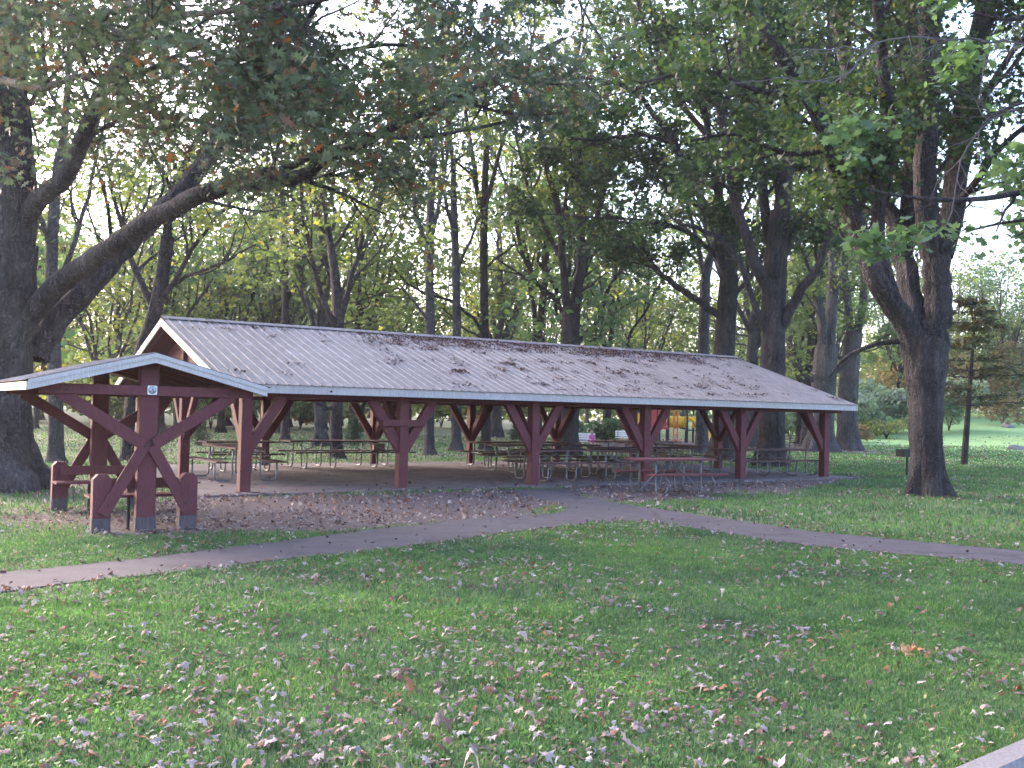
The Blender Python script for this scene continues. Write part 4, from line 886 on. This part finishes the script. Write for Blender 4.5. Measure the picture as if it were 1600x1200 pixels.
tabs = [ # kind, s, n, rot, label
 ('12', 5.30, 7.0, 0, 'long picnic table by itself near the back edge between the first two front posts'),
 ('12', 10.75, 6.3, 0, 'long picnic table nearest the back edge, starting just left of the third front post'),
 ('12', 10.1, 4.05, .02, 'long picnic table in the second row from the back, behind the third front post'),
 ('12', 8.95, .95, 0, 'long picnic table in the front row between the third and fourth front posts'),
 ('12', 12.15, 2.05, 0, 'long picnic table behind the fourth front post, overlapping its front-row neighbour'),
 ('12', 15.75, 1.0, 0, 'long picnic table in the last bay, ending at the rightmost front post'),
 ('12', 15.1, 4.6, -PI / 2, 'long picnic table set crosswise under the right half of the roof'),
 ('12', 16.3, 7.3, 0, 'long picnic table deep in the back right corner, before the playground'),
 ('8', .88, 3.3, PI / 2, 'short picnic table at the left end, seen end-on beside the first front post'),
 ('6', 1.95, 6.2, 0, 'short picnic table in the back left corner, behind the end-on one')]
for kd_, s, n, rz, lab in tabs:
    if kd_ not in TABLES:
        t = make_table(*{'12': (3.62, 4), '8': (2.44, 2), '6': (1.9, 2)}[kd_], lab); TABLES[kd_] = t
    else: t = copy_thing(TABLES[kd_]); t['label'] = lab
    t.location = S(s, n, .036); t.rotation_euler = (0, 0, TH + rz)
# weathered table out on the leaf litter, with bowed legs
t = empty('picnic_table', (3.52, 21.9, 0), math.radians(27)); tag(t, 'red picnic table with bowed steel legs standing on fallen leaves before the fourth post', 'picnic table', 'picnic tables under the shelter')
Lt = 1.95; mb = MB()
for k in range(4): c_ = -.285 + k * .19; mb.box(-Lt / 2, Lt / 2, c_ - .09, c_ + .09, .725, .765)
mb.build('table_top', M_DRED, t)
for s in (-1, 1):
    mb = MB()
    for k in range(2): c_ = s * (.585 + k * .135); mb.box(-Lt / 2 - (.0 if s < 0 else .0), Lt / 2, c_ - .062, c_ + .062, .43, .468)
    mb.build('bench_seat', M_DRED, t)
for x in (-.6, .6):
    for s in (-1, 1):
        pts = [(x + .0, s * .66, .43), (x, s * .70, .37), (x + .04, s * .73, .27), (x + .05, s * .70, .14), (x + .02, s * .60, .04), (x, s * .5, .0), (x, s * .38, .04), (x, s * .32, .14), (x, s * .30, .70)]
        MB().tube(catmull(pts, 3), .021, 8).build('leg', M_GALV, t, True)
    MB().bar((x, -.36, .712), (x, .36, .712), .04, .022).build('top_bracket', M_GALV, t)
    MB().tube([(x, -.3, .05), (x * .1, -.02, .71)], .016, 6).build('diagonal_brace', M_GALV, t)
    MB().tube([(x, .3, .05), (x * .1, .02, .71)], .016, 6).build('diagonal_brace', M_GALV, t)
# box left on the bench of the lone table
p = S(6.6, 7.65, .505); t = empty('wooden_box', p, TH); tag(t, 'small brown wooden box left on the rear bench of the lone long picnic table', 'box')
MB().box(-.17, .17, -.1, .1, 0, .15).build('box_body', M_BROWN, t); MB().box(-.18, .18, -.11, .11, .152, .175).build('lid', M_BROWN, t)

# ------------------------------------------------------------------ pedestal grill
g = G(1417, 744); t = empty('pedestal_grill', (g[0], g[1], 0), .35); tag(t, 'black steel charcoal grill on a single post beside the stout maple', 'grill')
MB().tube([(0, 0, -.05), (0, 0, .60)], .035, 10).build('post', M_BLACK, t)
mb = MB(); mb.box(-.26, .26, -.2, .2, .60, .615); mb.box(-.26, .26, -.2, -.185, .616, .83); mb.box(-.26, .26, .185, .2, .616, .83); mb.box(-.26, -.245, -.184, .184, .616, .83); mb.build('firebox', M_BLACK, t)
mb = MB()
for k in range(9): mb.tube([(-.24, -.17 + k * .0425, .80), (.27, -.17 + k * .0425, .80)], .007, 5)
mb.build('grate', M_BLACK, t); MB().tube([(.27, -.1, .80), (.36, -.1, .80), (.36, .1, .80), (.27, .1, .80)], .01, 6).build('handle', M_GALV, t)

# ------------------------------------------------------------------ benches and child
def park_bench(name, loc, rz, label, mslat, mframe, Lb=1.25, slats=4):
    t = empty(name, loc, rz); tag(t, label, 'bench')
    for k in range(3): MB().box(-Lb / 2, Lb / 2, -.2 + k * .145, -.2 + k * .145 + .12, .42, .45).build('seat_slat', mslat, t)
    for k in range(slats): z = .50 + k * .33 / slats; MB().box(-Lb / 2, Lb / 2, .235 + .02 * k, .265 + .02 * k, z, z + .26 / slats).build('back_slat', mslat, t)
    for s in (-1, 1):
        x = s * (Lb / 2 - .15)
        mb = MB(); mb.tube([(x, -.18, 0), (x, -.17, .41)], .022, 6).build('leg', mframe, t)
        MB().tube([(x, .20, 0), (x, .22, .41), (x, .30, .82)], .022, 6).build('leg', mframe, t)
        MB().bar((x, -.2, .405), (x, .25, .405), .03, .022).build('seat_rail', mframe, t)
    return t
wb = P(915, 690, 46); park_bench('park_bench', (wb[0], 46, 0), .18, 'white painted park bench on which the small child in pink sits', M_WHITE, M_GALV, 1.05, 3)
p = P(974, 690, 55); park_bench('park_bench', (p[0], 55, 0), -.1, 'small pale topped bench beside the timber playground border', M_WHITE, M_DGRN, .9, 3)
p = P(1228, 690, 54); park_bench('park_bench', (p[0], 54, 0), -1.15, 'dark slatted park bench seen side-on beyond the tall dark maple', M_BLACK, M_BLACK, 1.3, 4)
# child: skinned figure, seated
cp = P(924, 690, 46); ct = empty('person', (cp[0], 45.78, 0), .18); tag(ct, 'small child in pink clothes sitting on the white bench, legs hanging', 'child')
M_SKIN, _, _ = mat('skin', (.50, .33, .27), .6); M_PINK, _, _ = mat('pink_fabric', (.58, .16, .38), .8); M_HAIR, _, _ = mat('light_brown_hair', (.20, .12, .07), .8)
def skin(name, pts, edges, rad, m, parent, root_i=0):
    me = bpy.data.meshes.new(name); me.from_pydata(pts, edges, []); o = bpy.data.objects.new(name, me); C.objects.link(o); o.parent = parent; me.materials.append(m)
    md = o.modifiers.new('skin', 'SKIN'); sb = o.modifiers.new('sub', 'SUBSURF'); sb.levels = sb.render_levels = 2
    for i, r in enumerate(rad): me.skin_vertices[0].data[i].radius = (r, r)
    me.skin_vertices[0].data[root_i].use_root = True
    return o
bp_ = [(0, 0, .50), (0, 0, .60), (0, -.005, .70), (0, 0, .755), (0, -.01, .80), (0, -.02, .87), (0, -.015, .93),
       (.09, 0, .71), (.13, -.03, .61), (.10, -.12, .54), (.085, -.16, .53), (-.09, 0, .71), (-.13, -.03, .61), (-.10, -.12, .54), (-.085, -.16, .53),
       (.06, -.02, .50), (.075, -.22, .48), (.075, -.25, .30), (.075, -.31, .27), (-.06, -.02, .50), (-.075, -.22, .48), (-.075, -.25, .30), (-.075, -.31, .27)]
be = [(0, 1), (1, 2), (2, 3), (3, 4), (4, 5), (5, 6), (2, 7), (7, 8), (8, 9), (9, 10), (2, 11), (11, 12), (12, 13), (13, 14), (0, 15), (15, 16), (16, 17), (17, 18), (0, 19), (19, 20), (20, 21), (21, 22)]
br = [.10, .095, .085, .035, .06, .082, .055, .04, .032, .026, .022, .04, .032, .026, .022, .065, .052, .038, .03, .065, .052, .038, .03]
skin('body', bp_, be, br, M_SKIN, ct)
skin('pink_jacket', [(0, 0, .50), (0, 0, .60), (0, -.005, .70), (.09, 0, .71), (.13, -.03, .61), (.10, -.11, .545), (-.09, 0, .71), (-.13, -.03, .61), (-.10, -.11, .545), (0, 0, .735)], [(0, 1), (1, 2), (2, 3), (3, 4), (4, 5), (2, 6), (6, 7), (7, 8), (2, 9)], [.115, .11, .098, .052, .047, .037, .052, .047, .037, .05], M_PINK, ct)
skin('pink_trousers', [(0, 0, .49), (.06, -.02, .50), (.075, -.22, .48), (.075, -.25, .34), (-.06, -.02, .50), (-.075, -.22, .48), (-.075, -.25, .34)], [(0, 1), (1, 2), (2, 3), (0, 4), (4, 5), (5, 6)], [.105, .075, .062, .048, .075, .062, .048], M_PINK, ct)
skin('hair', [(0, .01, .83), (0, .015, .89), (0, .0, .95)], [(0, 1), (1, 2)], [.072, .088, .068], M_HAIR, ct)

# ------------------------------------------------------------------ playground
Yp = 61.0; z0p = float(gz(13, Yp))
pl = empty('playground_structure', (P(1045, 693, Yp)[0], Yp, z0p)); tag(pl, 'playground climbing structure with yellow tunnel, red panels and dark green posts', 'playground equipment')
ox = pl.location.x
def PX(px): return P(px, 660, Yp)[0] - ox
def PZ(py, px=1045): return P(px, py, Yp)[2] - z0p
for px, dy, zt in ((1013, 0, 2.9), (1027, 0, 2.6), (1036, 1.4, 2.6), (1044.5, 0, 2.7), (1047.5, 1.4, 2.7), (1074, 0, 2.2), (1077.5, 1.3, 2.2), (1086, .6, 2.2), (1096, .1, 2.3)):
    MB().tube([(PX(px), dy, -.1), (PX(px), dy, zt)], .065, 10).build('post', M_DGRN, pl); 
zt0, zt1 = PZ(668), PZ(650.5)
r_ = (zt1 - zt0) / 2; zc = (zt0 + zt1) / 2; x0_, x1_ = PX(1045.5), PX(1074)
mb = MB(); n_ = 12; pts = [(x0_ + (x1_ - x0_) * k / n_, .6, zc) for k in range(n_ + 1)]; mb.tube(pts, [r_ * (1.06 if k % 4 == 0 else 1) for k in range(n_ + 1)], 20, False); mb.build('tunnel', M_YEL, pl, True)
for x in (x0_, x1_ - .12): MB().prism([(x, .6 + math.cos(a) * r_ * 1.35, zc + math.sin(a) * r_ * 1.35) for a in [PI / 4 + k * PI / 2 for k in range(4)]], (-.03, 0, 0), (.06, 0, 0)).build('tunnel_panel', M_YEL, pl)
MB().box(PX(1013), PX(1045), -.1, 1.5, PZ(671), PZ(669)).build('deck', M_PRED, pl)
MB().box(PX(1075), PX(1096), -.1, 1.5, PZ(672.5), PZ(670.5)).build('deck', M_DGRN, pl)
for (a, b_) in ((1016, 1028), (1030, 1044)):
    mb = MB(); x0_, x1_ = PX(a), PX(b_); zb, zt_ = PZ(668), PZ(640)
    for k in range(5): x = x0_ + (x1_ - x0_) * k / 4; mb.tube([(x, -.02, zb), (x, -.02, zt_)], .035, 6)
    for z in np.linspace(zb, zt_, 5): mb.tube([(x0_, -.02, z), (x1_, -.02, z)], .04, 6)
    for k in range(4):
        for j in range(2): mb.add([(x0_ + (x1_ - x0_) * (k + .1) / 4, -.03, zb + (zt_ - zb) * (j * .5 + .08)), (x0_ + (x1_ - x0_) * (k + .9) / 4, -.03, zb + (zt_ - zb) * (j * .5 + .08)), (x0_ + (x1_ - x0_) * (k + .5) / 4, -.03, zb + (zt_ - zb) * (j * .5 + .45))], [(0, 1, 2)])
    mb.build('climbing_panel', M_PRED, pl)
mb = MB()
for px in (1050, 1056): mb.tube([(PX(px), -.7, -.1), (PX(px), -.7, 2.2), (PX(px), -.3, 2.6)], .045, 6)
for k in range(6): mb.tube([(PX(1050), -.7, .2 + .38 * k), (PX(1056), -.7, .2 + .38 * k)], .03, 6)
mb.build('ladder', M_ORG, pl)
for a, b_ in ((1046, 1062), (1062, 1078), (1084, 1098)):
    mb = MB(); pts = [(PX(a) + (PX(b_) - PX(a)) * k / 8, .6, 2.25 + .55 * math.sin(PI * k / 8)) for k in range(9)]; mb.tube(pts, .045, 6)
    mb.tube([(p_[0], p_[1] + .7, p_[2]) for p_ in pts], .045, 6)
    for k in (2, 4, 6): mb.tube([pts[k], (pts[k][0], pts[k][1] + .7, pts[k][2])], .035, 6)
    mb.build('roof_arch', M_PRED, pl)
def slide(pts, w, m):
    mb = MB(); pr_ = [(-w / 2, .22), (-w / 2, .02), (-w / 2 + .08, 0), (w / 2 - .08, 0), (w / 2, .02), (w / 2, .22)]; v_ = []; pts = catmull(pts, 5)
    for i, p_ in enumerate(pts):
        t_ = pts[min(i + 1, len(pts) - 1)] - pts[max(i - 1, 0)]; sd = np.array((-t_[1], t_[0], 0)); sd /= np.linalg.norm(sd) + 1e-9
        for a, z in pr_ + [(a * 1.12, z - .03) for a, z in pr_[::-1]]: v_.append(p_ + sd * a + np.array((0, 0, z)))
    k = 12; f = [(i * k + j, i * k + (j + 1) % k, (i + 1) * k + (j + 1) % k, (i + 1) * k + j) for i in range(len(pts) - 1) for j in range(k)]
    mb.add(v_, f).build('slide', m, pl, True)
slide([(PX(1084), .3, PZ(655)), (PX(1090), -.1, PZ(660)), (PX(1100), -.5, PZ(678)), (PX(1106), -1.0, .35), (PX(1110), -1.4, .2)], .6, M_YEL)
slide([(PX(1016), .2, PZ(668)), (PX(1010), -.3, PZ(676)), (PX(1003), -.8, .4), (PX(999), -1.1, .2)], .6, M_YEL)
MB().prism([(PX(1082), -.05, PZ(668)), (PX(1088), -.05, PZ(668)), (PX(1088), -.05, PZ(649)), (PX(1082), -.05, PZ(649))], (0, 0, 0), (0, .08, 0)).build('guard_panel', M_YEL, pl)
MB().prism([(PX(996) + .35 * math.cos(a), .5, PZ(656) + .42 * math.sin(a)) for a in np.linspace(0, 2 * PI, 18)[:-1]], (0, 0, 0), (0, .1, 0)).build('round_panel', M_YEL, pl)
bdr = empty('timber_border', (0, 0, 0)); tag(bdr, 'low brown timber edging in front of the playground sand', 'edging')
q0 = P(936, 695, 49.5); q1 = P(1010, 695, 51); q2 = P(1120, 695, 53)
for a, b_ in ((q0, q1), (q1, q2)):
    MB().bar((a[0], a[1], .14), (b_[0], b_[1], .14), .14, .32).build('timber', M_BORDER, bdr)

# ------------------------------------------------------------------ grass and fallen leaves
rng = RS(9)
def scatter(n, y0, y1, pw=1.0, margin=.54):
    y = (y0 ** pw + (y1 ** pw - y0 ** pw) * rng.rand(n)) ** (1 / pw); x = (rng.rand(n) * 2 - 1) * (y * margin + 2.2); return x, y
def clear(x, y, pad=.0):
    k = ~inpoly(x, y, PATH) & ~inpoly(x, y, SLAB) & ~inpoly(x, y, KERBP)
    return k
def grass(n, y0, y1, h, w, pw):
    x, y = scatter(n, y0, y1, pw); k = clear(x, y); x, y = x[k], y[k]
    d = np.maximum(dirt(x, y) * 1.05, dry(x, y) * .8); k = rng.rand(len(x)) > d; x, y = x[k], y[k]
    gl = fb(x, y, .9); k = rng.rand(len(x)) < .35 + gl; x, y = x[k], y[k]; n = len(x)
    z = gz(x, y); a = rng.rand(n) * 2 * PI; hh = h * (.45 + .9 * rng.rand(n)) * (.6 + .8 * fb(x, y, .7)); lean = rng.rand(n) * 1.0 * hh; b2 = rng.rand(n) * 2 * PI
    ca, sa = np.cos(a) * w / 2, np.sin(a) * w / 2
    V = np.empty((n, 5, 3)); dx, dy = np.cos(b2) * lean, np.sin(b2) * lean
    V[:, 0] = np.stack([x - ca, y - sa, z - .005], -1); V[:, 1] = np.stack([x + ca, y + sa, z - .005], -1)
    V[:, 2] = np.stack([x + ca * .8 + dx * .4, y + sa * .8 + dy * .4, z + hh * .6], -1); V[:, 3] = np.stack([x + dx, y + dy, z + hh], -1); V[:, 4] = np.stack([x - ca * .8 + dx * .4, y - sa * .8 + dy * .4, z + hh * .6], -1)
    return V.reshape(-1, 3), n
parts = [grass(270000, 3.6, 8.5, .033, .0065, 1.6), grass(190000, 8.3, 15, .040, .010, 1.6), grass(150000, 14.5, 36, .06, .022, 1.5), grass(110000, 35, 66, .055, .05, 1.3)]
# low clover-like broad leaves among the grass
V = np.vstack([p_[0] for p_ in parts]); n = sum(p_[1] for p_ in parts)
tag(mesh_np('grass', V, np.full(n, 5), np.arange(5 * n), M_GRASS), 'mown green grass of the park lawn', kind='stuff')
x, y = scatter(130000, 3.6, 13, 1.6); k = clear(x, y) & (rng.rand(len(x)) < .1 + 1.2 * np.clip(fb(x, y, 1.2) - .35, 0, 1)) & (dirt(x, y) < .3); x, y = x[k], y[k]
v_, s_, l_ = leaves(np.stack([x, y, .014 + .018 * rng.rand(len(x))], -1), .027, DIAM * np.array((1.1, 1)), rng, .8, .4)
tag(mesh_np('clover', v_, s_, l_, M_GRASS), 'small broad clover leaves among the grass', kind='stuff')

def dens(x, y):
    d = .09 + 1.9 * np.clip(fb(x, y, 1.1) - .44, 0, 1) ** 1.2 * 2
    d += .75 * sst((-x * .5 + 1.6) / 3) * sst((9 - y) / 4) + .18 * sst((7 - y) / 2)                      # more at the lower left
    dp = dpoly(x, y, PATH); d += .8 * sst((.4 - dp) / .35) + .25 * sst((1.6 - dp) / 1.4)
    d += 1.0 * dirt(x, y)
    tx, ty = mb_; d += .8 * sst(1.8 - np.hypot(x - tx, y - ty) / 1.6)
    return d
CURL = {}
def litter(n, y0, y1, size, shape, pw, z, thin=1.0, on=None, tilt=1.0, curl=.9, k=1.0, m=M_LITTER, name='fallen_leaves', lab='fallen leaves scattered on the lawn'):
    x, y = scatter(n, y0, y1, pw)
    if on == 'lawn': kk = clear(x, y); x, y = x[kk], y[kk]; kk = rng.rand(len(x)) < dens(x, y) * k; x, y = x[kk], y[kk]; zz = gz(x, y) + z
    elif on == 'dirt': kk = clear(x, y); x, y = x[kk], y[kk]; kk = rng.rand(len(x)) < dirt(x, y) * k * (.04 + 1.3 * np.clip(fb(x, y, 1.1) - .33, 0, 1) ** 1.3); x, y = x[kk], y[kk]; zz = gz(x, y) + z
    elif on == 'path': kk = inpoly(x, y, PATH) & ~inpoly(x, y, SLAB); x, y = x[kk], y[kk]; dp = dpoly(x, y, PATH); kk = rng.rand(len(x)) < (.17 + .6 * sst((.22 - dp) / .2)) * k; x, y = x[kk], y[kk]; zz = np.full(len(x), .012 + z)
    else: kk = inpoly(x, y, SLAB); x, y = x[kk], y[kk]; dp = dpoly(x, y, SLAB[:2], False); kk = rng.rand(len(x)) < (.10 * (fb(x, y, 1.1) > .5) + .5 * sst((.7 - dp) / .6)) * k; x, y = x[kk], y[kk]; zz = np.full(len(x), .036 + z)
    nn_ = len(x); pos = np.stack([x, y, zz + .010 * rng.rand(nn_)], -1)
    if shape is FANL: return cupped(pos, size, rng)
    return leaves(pos, size, shape, rng, tilt, curl, jag=.1 if len(shape) > 12 else .26)
def join(ls):
    V = []; S_ = []; Lp = []; o = 0
    for a, b_, c_ in ls: V.append(a); S_.append(b_); Lp.append(c_ + o); o += len(a)
    return np.vstack(V), np.concatenate(S_), np.concatenate(Lp)
A = join([litter(14500, 3.2, 9, .050, FANL, 1.5, .012, on='lawn'), litter(520, 3.2, 9, .085, FANL, 1.5, .014, on='lawn'),
          litter(12500, 8.6, 16, .055, FANL, 1.5, .016, on='lawn'), litter(17000, 15.5, 42, .064, MAPS, 1.4, .035, on='lawn', tilt=1.3, curl=1.2), litter(16000, 41, 75, .12, DIAM, 1.3, .03, on='lawn', tilt=.8, curl=.6)])
tag(mesh_np('fallen_leaves', *A, M_LITTER), 'pale and brown fallen leaves strewn over the lawn', kind='stuff')
A = join([litter(46000, 10, 26, .05, MAPS, 1.5, .010, on='dirt', tilt=1.2, curl=1.4, k=1.0), litter(9000, 6, 26, .05, MAPS, 1.4, .008, on='path', tilt=.8, curl=.8), litter(7000, 17, 34, .08, MAPS, 1.4, .008, on='slab', tilt=.6, curl=.8)])
tag(mesh_np('leaf_litter', *A, M_LITTERD), 'dark brown leaf litter on bare earth, path and shelter floor', kind='stuff')
# one large orange leaf cluster that stands out
M_BIGLEAF, _nt, _b = mat('orange_leaf', (.52, .25, .10), .7)
_nt.links.new(ramp(_nt, noise(_nt, 30, 4), [(.35, (.42, .15, .06)), (.6, (.62, .36, .16)), (.75, (.70, .55, .38))]), _b.inputs['Base Color'])
g = G(1420, 1026); bl_ = []
for i, (dx, dy, sz, yaw, tl) in enumerate(((-.035, 0, .13, .3, .9), (.03, .005, .12, 1.4, .35), (.07, -.01, .085, 2.3, .25))):
    m4 = Matrix.Translation((dx, dy, .03)) @ Matrix.Rotation(yaw, 4, 'Z') @ Matrix.Rotation(tl, 4, 'X')
    bl_.append([m4 @ Vector((a * sz, b_ * sz, 2.2 * sz * (a * a + .4 * b_ * b_))) for a, b_ in MAPL])
mb = MB()
for q_ in bl_: mb.add(q_, [tuple(range(len(q_)))])
o = mb.build('fallen_leaf', M_BIGLEAF); o.location = (g[0], g[1], .01); tag(o, 'large curled orange fallen leaf standing out on the grass, lower right', 'leaf')

# ------------------------------------------------------------------ haze
HZ = .0004
hm = bpy.data.materials.new('haze'); hm.use_nodes = True; hn = hm.node_tree; hn.nodes.remove(hn.nodes['Principled BSDF'])
pv = hn.nodes.new('ShaderNodeVolumePrincipled'); pv.inputs['Density'].default_value = HZ; pv.inputs['Color'].default_value = (.93, .91, .96, 1); pv.inputs['Anisotropy'].default_value = .4
hn.links.new(pv.outputs[0], hn.nodes['Material Output'].inputs['Volume'])
if HZ: tag(MB().box(-420, 420, -80, 720, -1.3, 30).build('haze', hm), 'thin pale evening air', kind='stuff')
# ------------------------------------------------------------------ light
w = bpy.data.worlds.new('World'); scn.world = w; w.use_nodes = True; nt = w.node_tree; bg = nt.nodes['Background']
sky = nt.nodes.new('ShaderNodeTexSky'); sky.sky_type = 'NISHITA'; sky.sun_disc = False
SUN_AZ, SUN_EL = math.radians(-52), math.radians(24)         # azimuth measured from +Y (view direction), negative = to the left
sky.sun_elevation = SUN_EL; sky.sun_rotation = SUN_AZ; sky.dust_density = 4.0; sky.air_density = 1.0; sky.ozone_density = 1.5
nt.links.new(sky.outputs[0], bg.inputs['Color']); bg.inputs['Strength'].default_value = .15
sl_ = bpy.data.lights.new('sun', 'SUN'); so = bpy.data.objects.new('sun', sl_); C.objects.link(so)
sd = Vector((math.sin(SUN_AZ) * math.cos(SUN_EL), math.cos(SUN_AZ) * math.cos(SUN_EL), math.sin(SUN_EL)))
so.rotation_euler = sd.to_track_quat('Z', 'Y').to_euler(); sl_.energy = .5; sl_.angle = math.radians(16); sl_.color = (1, .93, .82)
vs = scn.view_settings; vs.view_transform = 'Standard'; vs.look = 'None'; vs.gamma = 1; vs.use_curve_mapping = False; vs.exposure = 2.65
vs.use_white_balance = True; vs.white_balance_temperature = 6350; vs.white_balance_tint = 17
cy = scn.cycles; cy.max_bounces = 6; cy.diffuse_bounces = 3; cy.glossy_bounces = 2; cy.transmission_bounces = 4; cy.transparent_max_bounces = 4
cy.use_denoising = True
print('LEAVES', NL)
